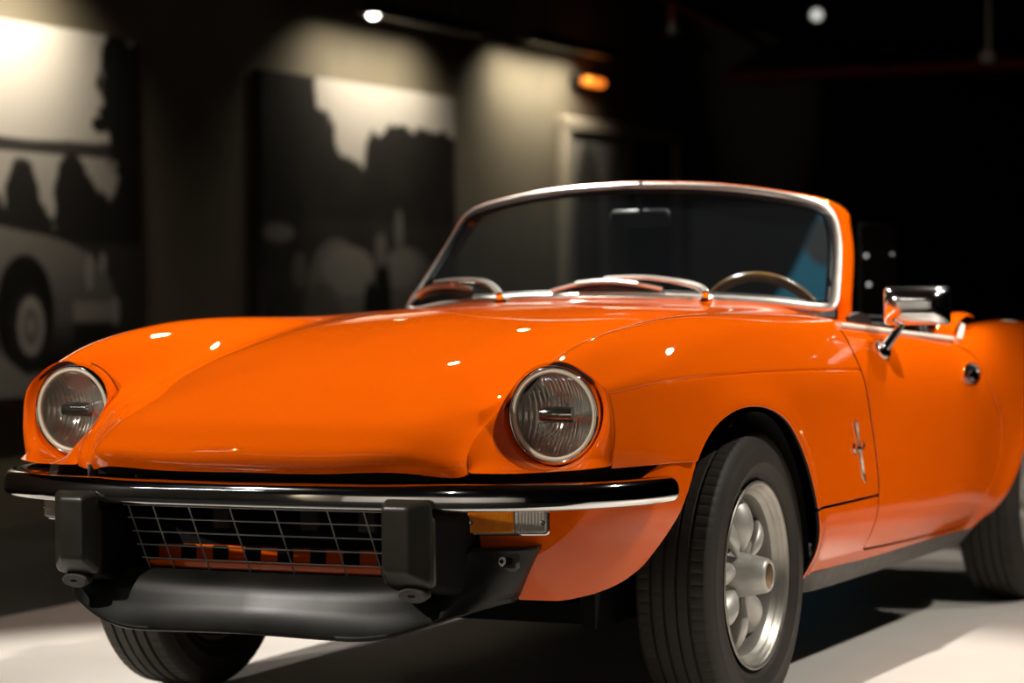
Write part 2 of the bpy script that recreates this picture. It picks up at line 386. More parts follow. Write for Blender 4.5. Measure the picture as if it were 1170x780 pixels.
def y_bonnet_rear(x, z):
    top = np.interp(np.abs(x), [0, .3, .5, .6, .68], [.60, .605, .612, .603, .577])
    return np.where((z < .757) & (np.abs(x) > .64), y_door_front(z), top)
def y_screen(x): return .72 + .19 * (np.abs(x) / .563) ** 2
def line_sd(L, Q):
    """poly_sd for an already dense polyline"""
    q = Q.reshape(-1, 2); best = np.full(len(q), 1e9); ins = np.zeros(len(q), bool)
    a, b = L[:-1], L[1:]; ab = b - a; l2 = (ab ** 2).sum(1) + 1e-15
    for i in range(len(a)):
        w = np.clip(((q - a[i]) @ ab[i]) / l2[i], 0, 1)
        best = np.minimum(best, np.linalg.norm(q - a[i] - w[:, None] * ab[i], axis=1))
    cc = np.concatenate([L, L[:1]])
    for i in range(len(cc) - 1):
        (x0, y0), (x1, y1) = cc[i], cc[i + 1]
        if y0 != y1: ins ^= ((q[:, 1] < y0) != (q[:, 1] < y1)) & (q[:, 0] < (x1 - x0) * (q[:, 1] - y0) / (y1 - y0) + x0)
    return np.where(ins, -best, best)
ARCH_D = curve(ARCH, 200); ARCH_RD = curve(ARCH_R, 200)
def t_at_y(y): return float(np.interp(y, NET[:, 4, 1], TJ))
def knots(a, b, step, extra=()):
    k = np.linspace(a, b, max(2, int(round((b - a) / step)) + 1))
    return np.unique(np.round(np.concatenate([k, [e for e in extra if a <= e <= b]]), 6))
def panel_grid(t0, t1, s0, s1, dt, ds, mask=None, text=(), sext=(), groove=None):
    tt = knots(t0, t1, dt, text); ss = knots(s0, s1, ds, sext)
    S, N = body_grid(tt, ss)
    if groove is not None:                                  # pressed body line along the wing
        g, dep, w = groove
        d = (ss - g)[None, :]; S = S - N * (dep * np.exp(-(d / w) ** 2))[..., None]
        dT = np.gradient(S, tt, axis=0); dS = np.gradient(S, ss, axis=1); N = np.cross(dS, dT); N /= np.linalg.norm(N, axis=2, keepdims=True) + 1e-12
    if s0 == 0: S[:, 0, 0] = 0; N[:, 0, 0] = 0
    ns = len(ss); F = []
    for i in range(len(tt) - 1):
        for j in range(ns - 1):
            if mask is not None and not mask((tt[i] + tt[i + 1]) / 2, (ss[j] + ss[j + 1]) / 2): continue
            a = i * ns + j; F.append((a, a + 1, a + ns + 1, a + ns))
    V = S.reshape(-1, 3); N = N.reshape(-1, 3)
    used = sorted({i for q in F for i in q}); m = np.full(len(V), -1); m[used] = np.arange(len(used))
    return V[used], N[used], [tuple(m[list(q)]) for q in F]
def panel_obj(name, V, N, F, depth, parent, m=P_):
    """panel with rolled edges; the flange behind each edge is coloured black as gap shade"""
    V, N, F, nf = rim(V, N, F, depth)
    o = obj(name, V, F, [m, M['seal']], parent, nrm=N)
    mi = np.zeros(len(F), int); k = np.arange(len(F) - nf); mi[nf:] = (k % 3 == 2); o.data.polygons.foreach_set('material_index', mi)  # deep flange faces take black in place of the shadow inside the gaps
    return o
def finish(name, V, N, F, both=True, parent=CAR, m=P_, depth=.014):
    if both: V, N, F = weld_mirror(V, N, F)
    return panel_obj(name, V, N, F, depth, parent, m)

# ---- bonnet: hood and both front wings, one clamshell
fine = [SK[6] + d for d in (-.008, -.006, -.0045, -.003, -.002, -.001, 0, .001, .002, .003, .0045, .006, .008)]
V, N, F = panel_grid(0, t_at_y(.80), 0, SK[9], .0105, .0105, lambda t, s: not (t < TJ[4] and s > SK[3]), [TJ[4]], [SK[3]] + fine, groove=(SK[6], .0022, .0022))
V, N, F = clip(V, N, F, lambda v: y_bonnet_rear(v[:, 0], v[:, 2]) - np.where(v[:, 2] < .757, .0062, .0034) - v[:, 1])
V, N, F = clip(V, N, F, lambda v: np.where(v[:, 0] < .47, 1.0, v[:, 2] - np.where(v[:, 1] < -.1, .534, .4015)))
V, N, F = clip(V, N, F, lambda v: np.where(v[:, 0] < .55, 1.0, line_sd(ARCH_D, v[:, 1:3])))
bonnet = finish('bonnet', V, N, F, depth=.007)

# ---- scuttle between bonnet and windscreen
V, N, F = panel_grid(t_at_y(.5), t_at_y(1.15), 0, SK[5], .0105, .0105)
V, N, F = clip(V, N, F, lambda v: v[:, 1] - y_bonnet_rear(v[:, 0], v[:, 2] + 1) - .0022)
V, N, F = clip(V, N, F, lambda v: y_screen(v[:, 0]) + .05 - v[:, 1])
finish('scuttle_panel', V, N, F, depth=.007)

# ---- body side: sills, rear wings, rear deck and tail
V, N, F = panel_grid(t_at_y(.15), TJ[-1], 0, SK[10], .0125, .0125, lambda t, s: s > SK[5] or t > t_at_y(1.3), sext=[SK[5]])
V, N, F = clip(V, N, F, lambda v: np.where(v[:, 1] > 1.25, 1.0, .3925 - v[:, 2]))
V, N, F = clip(V, N, F, lambda v: np.where(v[:, 0] < .5, 1.0, line_sd(DL, v[:, 1:3]) - .0036))
V, N, F = clip(V, N, F, lambda v: np.where((v[:, 2] > .5) & (v[:, 1] < 1.8), v[:, 1] - np.interp(v[:, 0], [0, .5, .58, .64, .695, .75], [1.70, 1.69, 1.66, 1.58, 1.43, 1.3]), 1.0))
V, N, F = clip(V, N, F, lambda v: np.where(v[:, 0] < .5, 1.0, line_sd(ARCH_D, v[:, 1:3])))
V, N, F = clip(V, N, F, lambda v: np.where(v[:, 0] < .5, 1.0, line_sd(ARCH_RD, v[:, 1:3])))
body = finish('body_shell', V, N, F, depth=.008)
# tail panel closes the back
_e, _ = body_grid(np.array([TJ[-1] - .001, TJ[-1]]), np.linspace(0, SK[10], 60)); e = _e[1]
ring = np.concatenate([e[::-1] * [-1, 1, 1], e[1:]])
inn = ring * [.93, 1, 1] + np.array([0, .03, 0]); inn[:, 2] = .5 + (ring[:, 2] - .5) * .86
core = inn.copy(); core[:, 1] += .004; core[:, 0] *= .3; core[:, 2] = .5 + (core[:, 2] - .5) * .3
Vt, Ft = skin(np.stack([ring, inn, core]), cv=True); n3 = len(ring)
obj('tail_panel', Vt, Ft + [tuple(range(2 * n3, 3 * n3))], P_, CAR)

# ---- doors
for sx in (1, -1):
    V, N, F = panel_grid(t_at_y(.45), t_at_y(1.9), SK[5], SK[10], .0105, .0105, sext=[SK[5]])
    V, N, F = clip(V, N, F, lambda v: -line_sd(DL, v[:, 1:3]) - .0034)
    V, N, F = clip(V, N, F, lambda v: v[:, 1] - np.maximum(y_door_front(np.minimum(v[:, 2], .758)), 0) - .0062)
    if sx < 0: V = V * [-1, 1, 1]; N = N * [-1, 1, 1]; F = [tuple(reversed(q)) for q in F]
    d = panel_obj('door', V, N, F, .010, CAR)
    # inner door card
    b = MB(); b.add(*box((sx * .635, 1.05, .52), (.03, .86, .36), .012)); b.build('door_card', M['vinyl'], d)
    # bright waist strip along the door top
    yy = np.linspace(.60, 1.415, 40); zz = np.interp(yy, [.6, .85, 1.15, 1.45], [.765, .7505, .7335, .7175]) + .003
    xx = np.interp(yy, [.6, .85, 1.15, 1.45], [.669, .677, .687, .692]) - .004
    b = MB(); b.add(*sweep(np.stack([sx * xx, yy, zz], 1), [(-.010, -.003), (.010, -.003), (.012, .002), (.008, .008), (-.006, .008), (-.010, .002)])); b.build('waist_strip', M['white_trim'], d)
    # handle: oval bezel, recess, flap
    hx, hy, hz = .742, 1.405, .639
    nrm = np.array((1, 0, .16)); nrm /= np.linalg.norm(nrm)
    b = MB(); Vh, Fh = lathe([(-.006, .026), (.004, .0275), (.007, .026), (.008, .0235), (.006, .0215), (-.006, .020)], 36, nrm, (0, 0, 0)); Vh = Vh * [1, 2.7, 1.0] + [hx, hy, hz]
    b.add(*((Vh, Fh) if sx > 0 else mirror(Vh, Fh))); hb = b.build('door_handle', M['chrome'], d)
    b = MB(); Vh, Fh = lathe([(-.004, .022), (-.0035, .0)], 30, nrm, (0, 0, 0)); Vh = Vh * [1, 2.7, 1] + [hx + .002, hy, hz]; b.add(*((Vh, Fh) if sx > 0 else mirror(Vh, Fh))); b.build('handle_recess', M['black'], hb)
    V2, F2 = lathe([(.0, .017), (.006, .0175), (.011, .0145), (.013, .007), (.0135, 0)], 30, nrm, (0, 0, 0)); V2 = V2 * [1, 2.7, .8] + [hx + .002, hy, hz - .006]
    b = MB(); b.add(*((V2, F2) if sx > 0 else mirror(V2, F2))); b.build('handle_flap', M['chrome'], hb)

# ---- dark inner structure: floor pan, wheel housings, cockpit tub, engine bay
b = MB()
b.add(*box((0, 1.15, .225), (.90, 2.7, .05), .01)); b.add(*box((0, 1.02, .235), (1.28, 1.25, .05), .01)); b.add(*box((0, 2.68, .30), (1.16, .42, .06), .01))
b.add(*box((0, .30, .40), (1.12, .05, .36), .0)); b.add(*box((0, .62, .52), (1.24, .03, .46), .0)); b.add(*box((0, -.13, .45), (.88, .7, .10), 0))
b.add(*box((0, -.50, .44), (.86, .03, .30), 0)); b.add(*box((0, 1.72, .50), (1.26, .03, .50), 0))
for sx in (1, -1):
    b.add(*box((sx * .47, .0, .46), (.03, .66, .50), 0)); b.add(*box((sx * .50, 2.16, .42), (.03, .66, .50), 0))
    b.add(*box((sx * .648, 1.08, .34), (.05, 1.1, .18), 0))
    for (cy, r, y0, arch) in ((-.045, .34, 0, ARCH_D), (2.16, .34, 0, ARCH_RD)):
        th = np.linspace(0.0, math.pi * (.62 if cy < 1 else 1), 40); P = []
        for x in (.46, .70): P.append(np.stack([np.full(40, sx * x), cy + r * np.cos(th) * .98, np.minimum(.27 + r * np.sin(th), .64)], 1))
        b.add(*skin(np.stack(P)))
b.build('floor_pan', M['black'], CAR, smooth=False)
# stone guard along the sill bottom
for sx in (1, -1):
    yy = np.linspace(.36, 1.70, 30); P = []
    for i, y in enumerate(yy):
        e = min(1, (i + .5) / 2.0, (29.5 - i) / 2.0)
        x0 = .676; z0 = np.interp(y, [.3, .6, 1.15, 1.7], [.252, .2485, .2455, .243])
        P.append([(sx * (x0 + .004), y, z0 + .002), (sx * (x0 - .006), y, z0 - .022 * e), (sx * (x0 - .022), y, z0 - .045 * e), (sx * (x0 - .06), y, z0 - .052 * e), (sx * (x0 - .06), y, z0 + .01)])
    b = MB(); b.add(*skin(np.array(P), cv=True, caps=True)); b.build('sill_guard', M['sill_dark'], CAR, sharp=50)
# ------------------------------------------------------------------ front end
LC = np.array([.518, -.577, .626])                            # headlamp centre (left lamp; the right one is its mirror)
def headlamp_glass():
    m = bpy.data.materials.new('fluted headlamp glass'); m.use_nodes = True
    N_, L_ = m.node_tree.nodes, m.node_tree.links; N_.clear()
    o = N_.new('ShaderNodeOutputMaterial'); mx = N_.new('ShaderNodeMixShader'); tr = N_.new('ShaderNodeBsdfTransparent'); gl = N_.new('ShaderNodeBsdfGlossy')
    fr = N_.new('ShaderNodeFresnel'); fr.inputs[0].default_value = 1.6; gl.inputs['Roughness'].default_value = .03
    tr.inputs[0].default_value = (.97, .96, .93, 1)
    tc = N_.new('ShaderNodeTexCoord'); w = N_.new('ShaderNodeTexWave'); w.bands_direction = 'X'; w.inputs['Scale'].default_value = 70
    bp = N_.new('ShaderNodeBump'); bp.inputs['Strength'].default_value = .55; bp.inputs['Distance'].default_value = .0012
    L_.new(tc.outputs['Object'], w.inputs[0]); L_.new(w.outputs['Fac'], bp.inputs['Height']); L_.new(bp.outputs[0], gl.inputs['Normal']); L_.new(bp.outputs[0], fr.inputs['Normal'])
    L_.new(fr.outputs[0], mx.inputs[0]); L_.new(tr.outputs[0], mx.inputs[1]); L_.new(gl.outputs[0], mx.inputs[2]); L_.new(mx.outputs[0], o.inputs[0])
    return m
M['lampglass'] = headlamp_glass()
def nacelle_mesh():
    ss = np.linspace(SK[3], SK[8], 70)
    col, coln = body_grid(np.array([TJ[4] - .002, TJ[4], TJ[4] + .002]), ss); col = col[1]
    keep = col[:, 2] > .533; keep[:20] = True; col = col[keep]
    tt = np.linspace(0, TJ[4], 50); seam = body_grid(tt, np.array([SK[3] - .002, SK[3], SK[3] + .002]))[0][:, 1]
    bot = curve([seam[0], (.455, -.724, .5285), (.51, -.713, .529), (.565, -.68, .531), (.605, -.635, .533), col[-1]], 40)
    loop = np.concatenate([col[::-1], seam[::-1][1:], bot[1:-1]])
    # uniform in angle about the lamp
    ang = np.unwrap(np.arctan2(loop[:, 2] - LC[2], loop[:, 0] - LC[0])); k = 180
    if ang[-1] < ang[0]: loop = loop[::-1]; ang = ang[::-1]
    s = np.concatenate([[0], np.cumsum(np.linalg.norm(np.diff(np.concatenate([loop, loop[:1]]), axis=0), axis=1))])
    mixp = .55 * (s[:-1] / s[-1]) * 2 * math.pi + .45 * (ang - ang[0])
    lp = np.concatenate([loop, loop[:1]]); mp = np.concatenate([mixp, [.55 * 2 * math.pi + .45 * 2 * math.pi]])
    u = np.linspace(0, 2 * math.pi, k, endpoint=False)
    O = np.stack([np.interp(u, mp, lp[:, i]) for i in range(3)], 1)
    a = np.arctan2(O[:, 2] - LC[2], O[:, 0] - LC[0])
    # inset from the neighbouring panels: the visible seam
    cen = LC + [0, -.03, 0]
    O = O + (cen - O) / np.linalg.norm(cen - O, axis=1, keepdims=True) * .0022
    lipy = -.574 - .092 * np.maximum(0, np.cos(a - math.radians(222))) ** 2.5 - .022 * np.maximum(0, np.cos(a - math.radians(285))) ** 1.5
    R = .0955
    Lp = np.stack([LC[0] + R * np.cos(a), lipy, LC[2] + R * np.sin(a)], 1)
    def sm(P, k):
        for _ in range(k): P = .25 * np.roll(P, 1, 0) + .5 * P + .25 * np.roll(P, -1, 0)
        return P
    O = sm(O, 2); rows = [O + [0, .008, 0], O + [0, .002, 0]]
    rad = np.stack([np.cos(a), np.zeros(k), np.sin(a)], 1)
    for w in np.linspace(0, 1, 14):
        bl = np.sin(math.pi * w) ** .9
        out = np.maximum(0, np.cos(a - math.radians(25))) * .010
        rows.append(sm(O, int(40 * w)) * (1 - w) + Lp * w + rad * (out * bl)[:, None] * .5 + np.array([0, -1, 0]) * (out * bl)[:, None])
    for dr, dy in ((.0012, .001), (.0022, .004)): rows.append(Lp - rad * dr + [0, dy, 0])
    inner = Lp - rad * .0030; inner[:, 1] = LC[1] + .03; rows.append(inner)
    return skin(np.stack(rows), cv=True)
for sx in (1, -1):
    V, F = nacelle_mesh()
    if sx < 0: V, F = mirror(V, F)
    b = MB(); b.add(V, F); b.build('headlamp_surround', P_, CAR, sharp=55)
    # lamp: chrome rim, cream retaining ring, fluted glass, reflector, bulb shield
    ax = (0, -1, 0); O = LC * [sx, 1, 1]
    b = MB(); b.add(*lathe([(-.030, .0895), (-.006, .0905), (.002, .0895), (.0065, .0868), (.0075, .0845), (.005, .0825), (-.004, .0815)], 96, ax, O)); hl = b.build('headlamp', M['chrome'], CAR, sharp=80)
    b = MB(); b.add(*lathe([(-.004, .0823), (.004, .0815), (.0055, .079), (.004, .0755), (-.002, .0745)], 96, ax, O)); b.build('retaining_ring', M['cream'], hl, sharp=80)
    pr = [(.002 + .016 * (1 - (r / .075) ** 2), r) for r in np.linspace(.0752, .0004, 22)]
    b = MB(); b.add(*lathe(pr, 96, ax, O)); b.build('lamp_glass', M['lampglass'], hl, sharp=0)
    pr = [(-.052 + .050 * (r / .075) ** 2, r) for r in np.linspace(.0752, .012, 22)] + [(-.052, .0)]
    b = MB(); b.add(*lathe(pr, 96, ax, O)); b.build('reflector', M['reflector'], hl, sharp=0)
    b = MB(); b.add(*lathe([(-.05, .010), (-.03, .010), (-.028, .015), (-.012, .016), (-.006, .012), (-.005, 0)], 32, ax, O)); b.add(*sweep([O + [-.030, .012, 0], O + [-.015, .010, 0], O + [.015, .010, 0], O + [.030, .012, 0]], circ(.010, 14, .015), up=(0, 0, 1))); b.build('bulb_shield', M['chrome'], hl)
    # inner bucket stops light leaking behind the lamp
    b = MB(); b.add(*lathe([(-.028, .0945), (-.03, .06), (-.07, .05), (-.07, 0)], 48, ax, O)); b.build('lamp_bucket', M['black'], hl)

# ---- orange front valance quarters under the bumper
def valance(sx):
    top = curve([(.300, -.715), (.40, -.690), (.47, -.662), (.532, -.624), (.583, -.578), (.626, -.52), (.660, -.455), (.688, -.37), (.700, -.30)], 70)
    bot = curve([(.300, -.650), (.38, -.632), (.45, -.606), (.508, -.570), (.553, -.525), (.588, -.470), (.612, -.41), (.630, -.35), (.64, -.30)], 70)
    rows = []
    for w in np.linspace(0, 1, 34):
        z = .535 - .255 * w; k = w ** 2.2
        xy = top * (1 - k) + bot * k
        rows.append(np.concatenate([xy, np.full((70, 1), z)], 1))
    P = np.stack(rows); dU = np.gradient(P, axis=1); dV = np.gradient(P, axis=0); Nn = np.cross(dV, dU); Nn /= np.linalg.norm(Nn, axis=2, keepdims=True)
    V = P.reshape(-1, 3); Nn = Nn.reshape(-1, 3); F = [tuple(reversed(f)) for f in grid_faces(34, 70)]
    if (Nn[:, 0] * 1.0 - Nn[:, 1]).mean() < 0: Nn = -Nn
    # face order must agree with the normals
    f = F[500]; fn = np.cross(V[f[1]] - V[f[0]], V[f[2]] - V[f[0]])
    if fn @ Nn[f[0]] < 0: F = [tuple(reversed(q)) for q in F]
    zs = np.array([.280, .2905, .296, .306, .322, .345, .387, .441, .50, .535, .60]); ys = np.array([-.66, -.60, -.55, -.512, -.477, -.447, -.417, -.379, -.352, -.335, -.31])
    V, Nn, F = clip(V, Nn, F, lambda v: np.interp(v[:, 2], zs, ys) - v[:, 1])
    V, Nn, F = clip(V, Nn, F, lambda v: v[:, 2] - np.interp(v[:, 0], [.3, .46, .54, .64], [.300, .298, .292, .285]))
    if sx < 0: V = V * [-1, 1, 1]; Nn = Nn * [-1, 1, 1]; F = [tuple(reversed(q)) for q in F]
    V, Nn, F = clip(V, Nn, F, lambda v: np.interp(v[:, 0], [.3, .635, .665, .72], [.493, .493, .531, .534]) - v[:, 2])
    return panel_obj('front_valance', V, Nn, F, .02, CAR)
for sx in (1, -1): valance(sx)

# ---- chrome blade bumper
half = curve([(0, -.826), (.20, -.819), (.38, -.793), (.52, -.740), (.605, -.675), (.658, -.595), (.687, -.515), (.698, -.438)], 70)
pl = np.concatenate([half[::-1][:-1] * [-1, 1], half]); path = np.concatenate([pl, np.full((len(pl), 1), .490)], 1)
sec = [(-.034, .019), (-.022, .0225), (-.012, .0238), (-.004, .0225), (.002, .0185), (.0060, .012), (.0080, .003), (.0087, -.008), (.0082, -.0155), (.0050, -.0212), (-.002, -.0240), (-.012, -.0250), (-.030, -.021)]
dd = np.concatenate([[0], np.cumsum(np.linalg.norm(np.diff(path, axis=0), axis=1))]); L = dd[-1]
sc = np.sqrt(np.clip(1 - (1 - np.clip(np.minimum(dd, L - dd) / .026, 0, 1)) ** 2, .04, 1))
u2 = np.unique(np.concatenate([np.linspace(0, .03, 14), np.linspace(.03, L - .03, 150), np.linspace(L - .03, L, 14)]))
path = np.stack([np.interp(u2, dd, path[:, k]) for k in range(3)], 1); sc = np.sqrt(np.clip(1 - (1 - np.clip(np.minimum(u2, L - u2) / .024, 0, 1)) ** 2, .03, 1))
b = MB(); b.add(*sweep(path, sec, scale=sc)); bumper = b.build('front_bumper', M['chrome'], CAR, sharp=70)
for sx in (1, -1):
    b = MB(); b.add(*box((sx * .33, -.70, .487), (.05, .19, .03), .004)); b.build('bumper_bracket', M['black'], bumper)

# ---- black rubber overriders
def overrider(sx):
    def rr(y, x0, x1, z0, z1, r, n=7):
        out = []
        for cx, cz, a0 in ((x1 - r, z1 - r, 0), (x0 + r, z1 - r, 90), (x0 + r, z0 + r, 180), (x1 - r, z0 + r, 270)):
            for a in np.linspace(a0, a0 + 90, n): out.append((cx + r * math.cos(math.radians(a)), y, cz + r * math.sin(math.radians(a))))
        return out
    S_ = [rr(-.8495, .316, .357, .374, .470, .004), rr(-.849, .3125, .361, .369, .475, .006), rr(-.8465, .310, .3645, .364, .479, .008), rr(-.842, .308, .369, .359, .4825, .009),
          rr(-.824, .300, .388, .343, .489, .012), rr(-.820, .2985, .3915, .340, .4895, .013), rr(-.8165, .2975, .393, .338, .485, .013), rr(-.8155, .2965, .394, .337, .463, .013), rr(-.808, .2955, .395, .335, .462, .013)]
    B0 = [rr(-.8085, .297, .393, .334, .460, .012), rr(-.79, .294, .399, .328, .460, .013), rr(-.75, .290, .407, .318, .460, .014), rr(-.70, .288, .413, .312, .459, .014), rr(-.66, .288, .414, .312, .457, .014)]
    V, F = skin(np.array(S_), cv=True, caps=True)
    if sx < 0: V, F = mirror(V, F)
    b = MB(); b.add(V, F); o = b.build('overrider', M['bumper_rubber'], CAR, sharp=35)
    V, F = skin(np.array(B0), cv=True, caps=True); b = MB(); b.add(*((V, F) if sx > 0 else mirror(V, F))); b.build('overrider_base', M['black'], o, sharp=35)
    b = MB(); c = np.array((sx * .352, -.815, .322))
    Vt, Ft = lathe([(-.018, .022), (.0, .023), (.004, .020), (.004, .006), (.001, .0055), (.0, 0)], 28, (0, -1, -.25), (0, 0, 0)); b.add(Vt * [1.25, 1, .6] + c, Ft)
    b.build('mounting_tab', M['sill_dark'], o)
for sx in (1, -1): overrider(sx)

# ---- grille: thin bright wires in a black recess
b = MB()
gx = [-.275, -.219, -.139, -.05, .044, .152, .225, .275]
def gp(x, w): return (x, -.765 + .075 * w + .10 * x * x, .468 - .132 * w)
for x in gx: b.add(*tube([gp(x, w) for w in np.linspace(0, 1, 5)], .0016, 6, up=(0, 1, 0)))
for w in (.06, .25, .45, .65, .85): b.add(*tube([gp(x, w) for x in np.linspace(-.285, .285, 24)], .0016, 6))
b.build('grille', M['alloy'], CAR)
b = MB()
b.add(*box((0, -.63, .40), (.60, .02, .20), 0)); b.add(*box((0, -.66, .520), (.70, .16, .010), 0)); b.add(*box((.295, -.69, .40), (.01, .13, .16), 0)); b.add(*box((-.295, -.69, .40), (.01, .13, .16), 0)); b.add(*box((0, -.67, .325), (.7, .12, .012), 0))
b.build('grille_recess', M['black'], CAR, smooth=False)
b = MB(); hp_ = curve([(0, -.70), (.20, -.69), (.36, -.655), (.45, -.63), (.54, -.585), (.61, -.50), (.655, -.41), (.672, -.34)], 50); hp_ = np.concatenate([hp_[::-1][:-1] * [-1, 1], hp_])
b.add(*skin(np.stack([np.concatenate([hp_ + [0, dy], np.full((len(hp_), 1), z)], 1) for dy, z in ((-.02, .47), (0, .475), (0, .530), (.03, .530), (.03, .47))]), cu=True)); b.build('nose_filler', M['black'], CAR)
b = MB(); b.add(*box((0, -.643, .362), (.56, .008, .034), .003)); b.add(*box((0, -.664, .345), (.57, .022, .018), .004)); cm = b.build('radiator_crossmember', P_, CAR)
for i in range(7):
    b = MB(); b.add(*box((-.21 + i * .07, -.648, .362), (.032, .008, .033), .002)); b.build('slot', M['black'], cm)
for x in (-.14, .05, .17):
    b = MB(); b.add(*box((x, -.640, .43), (.04, .012, .04), .004)); b.build('horn_bracket', M['sill_dark'], CAR)
for x in (-.375, -.27):
    b = MB(); b.add(*box((x, -.725, .520), (.006, .02, .024), .002)); b.build('bonnet_stay', M['sill_dark'], CAR)

# ---- black chin spoiler
def chin():
    lip = curve([(0, -.818), (.19, -.810), (.31, -.787), (.39, -.748), (.437, -.702), (.460, -.640)], 60)
    topl = curve([(0, -.745), (.20, -.739), (.34, -.730), (.405, -.712), (.465, -.676), (.510, -.634)], 60)
    rows = []
    for (lx, ly), (tx, ty) in zip(lip, topl):
        k = smooth(.36, .42, tx); e = smooth(.0, .55, tx)
        zt = .340 + .056 * k; zl = .243 - .006 * smooth(.0, .30, tx) + .062 * smooth(.20, .51, tx) ** 1.35
        A = np.array((tx, ty - .004 * k, zt)); B = np.array((lx, ly, zl)); q = []
        q.append(A + [0, .05, -.01]); q.append(A + [0, .010, .0015]); q.append(A + [0, .002, 0]); q.append(A + [0, -.006, -.005])
        for w, f in ((.12, .20), (.25, .34), (.40, .46), (.55, .54), (.70, .66), (.84, .82), (.94, .95)):
            g = f * (1 - k) + w * k; p = A * (1 - w) + B * w; xy = A[:2] * (1 - g) + B[:2] * g; q.append(np.array((xy[0], xy[1] - .004, p[2])))
        q.append(B + [0, -.003, .004]); q.append(B + [0, -.003, -.001]); q.append(B + [0, .004, -.004]); q.append(B + [0, .05, .004])
        rows.append(q)
    P = np.array(rows); P2 = np.concatenate([P[::-1][:-1] * [-1, 1, 1], P])
    b = MB(); b.add(*skin(P2, caps=False)); n = len(P2[0])
    for i, r in ((0, P2[0]), (-1, P2[-1])):
        c = np.array(r); back = c + [0, .05, 0]; b.add(*skin(np.stack([c, back])))
    return b.build('chin_spoiler', M['chin'], CAR, sharp=50)
cs = chin()
for sx in (1, -1):
    # recessed mounting pocket with its bolt
    b = MB(); c = (sx * .434, -.686, .371)
    b.add(*box(c, (.115, .016, .036), .014, rz=sx * .42)); pk = b.build('mounting_pocket', M['bumper_rubber'], cs)
    b = MB(); b.add(*box((c[0] + sx * .003, c[1] - .004, c[2]), (.094, .014, .023), .008, rz=sx * .42)); b.build('pocket_floor', M['black'], pk)
    b = MB(); o = np.array((c[0] + sx * .024, c[1] + .010, c[2] + .002)); b.add(*lathe([(-.004, .0085), (.010, .0085), (.012, .0065), (.012, .004), (.008, .0035), (.008, 0)], 20, (sx * .42, -1, 0), o)); b.build('bolt', M['alloy'], pk)

# ---- indicator lamps: amber and clear halves in a bright frame
for sx in (1, -1):
    c = np.array((.466, -.668, .441)); a = .40
    t = np.array((math.cos(a), math.sin(a), 0)); n = np.array((math.sin(a), -math.cos(a), 0))
    def fr(u0, u1, w0, w1, d0, d1, r, dome=0):
        out = []
        for d, ins in ((d0, 0), (d1 - .002, 0), (d1, .0025)):
            q = []
            for cu, cw, a0 in ((u1 - r, w1 - r, 0), (u0 + r, w1 - r, 90), (u0 + r, w0 + r, 180), (u1 - r, w0 + r, 270)):
                for g in np.linspace(a0, a0 + 90, 5):
                    uu = cu + (r - ins * .9) * math.cos(math.radians(g)); ww = cw + (r - ins * .9) * math.sin(math.radians(g)); q.append(c + t * uu + n * d + np.array((0, 0, ww)))
            out.append(q)
        V, F = skin(np.array(out), cv=True); k = len(out[0]); F.append(tuple(range(2 * k, 3 * k)))
        return (V, F) if sx > 0 else mirror(V, F)
    b = MB(); b.add(*fr(-.074, .074, -.0235, .0235, -.03, .006, .007)); ind = b.build('indicator_lamp', M['chrome'], CAR, sharp=40)
    b = MB(); b.add(*fr(-.069, .012, -.0178, .0195, .0, .016, .005)); b.build('amber_lens', M['amber'], ind, sharp=40)
    b = MB(); b.add(*fr(.014, .069, -.0178, .0195, .0, .016, .005)); b.build('clear_lens', M['clear'], ind, sharp=40)
    for u in (-.063, .063):
        b = MB(); p = c + t * u + n * .015; V, F = lathe([(0, .0045), (.0025, .0042), (.003, .002), (.0012, .0015), (.0012, 0)], 14, n, p); b.add(*((V, F) if sx > 0 else mirror(V, F)))
        b.build('lens_screw', M['chrome'], ind)
# ------------------------------------------------------------------ windscreen
SCR = np.array([(0, 1.03, 1.112), (.20, 1.04, 1.104), (.33, 1.055, 1.088), (.41, 1.072, 1.073), (.460, 1.090, 1.058), (.488, 1.097, 1.040), (.502, 1.093, 1.020), (.521, 1.068, .975), (.540, 1.015, .911), (.556, .952, .848), (.562, .922, .818), (.559, .905, .804), (.543, .893, .799), (.45, .842, .810), (.30, .774, .822), (.15, .733, .829), (0, .72, .831)])
_h = curve(SCR, 120); LOOP = np.concatenate([_h, _h[::-1][1:-1] * [-1, 1, 1]])          # closed, centre top -> left side -> centre bottom -> right side
def screen_normal(P):
    x = P[:, 0]; sl = 1.15 * x; q = np.sqrt(1 + sl ** 2); n = np.stack([.67 * sl / q, -.67 / q, np.full(len(x), .742)], 1)
    return n / np.linalg.norm(n, axis=1, keepdims=True)
def loop_frame(P, closed=True):
    t = (np.roll(P, -1, 0) - np.roll(P, 1, 0)) if closed else np.gradient(P, axis=0)
    t /= np.linalg.norm(t, axis=1, keepdims=True); n = screen_normal(P); n = n - (n * t).sum(1, keepdims=True) * t; n /= np.linalg.norm(n, axis=1, keepdims=True)
    o = np.cross(t, n); c = P.mean(0)
    if ((P - c) * o).sum() < 0: o = -o
    return o, n
def loop_sweep(P, sec, closed=True, aw=None):
    o, n = loop_frame(P, closed); aw = np.ones(len(P)) if aw is None else aw
    Q = P[:, None] + np.array([s[0] for s in sec])[None, :, None] * aw[:, None, None] * o[:, None] + np.array([s[1] for s in sec])[None, :, None] * n[:, None]
    return skin(Q, cu=closed, cv=True, caps=not closed)
BACK = np.array((0, .993, -.12))
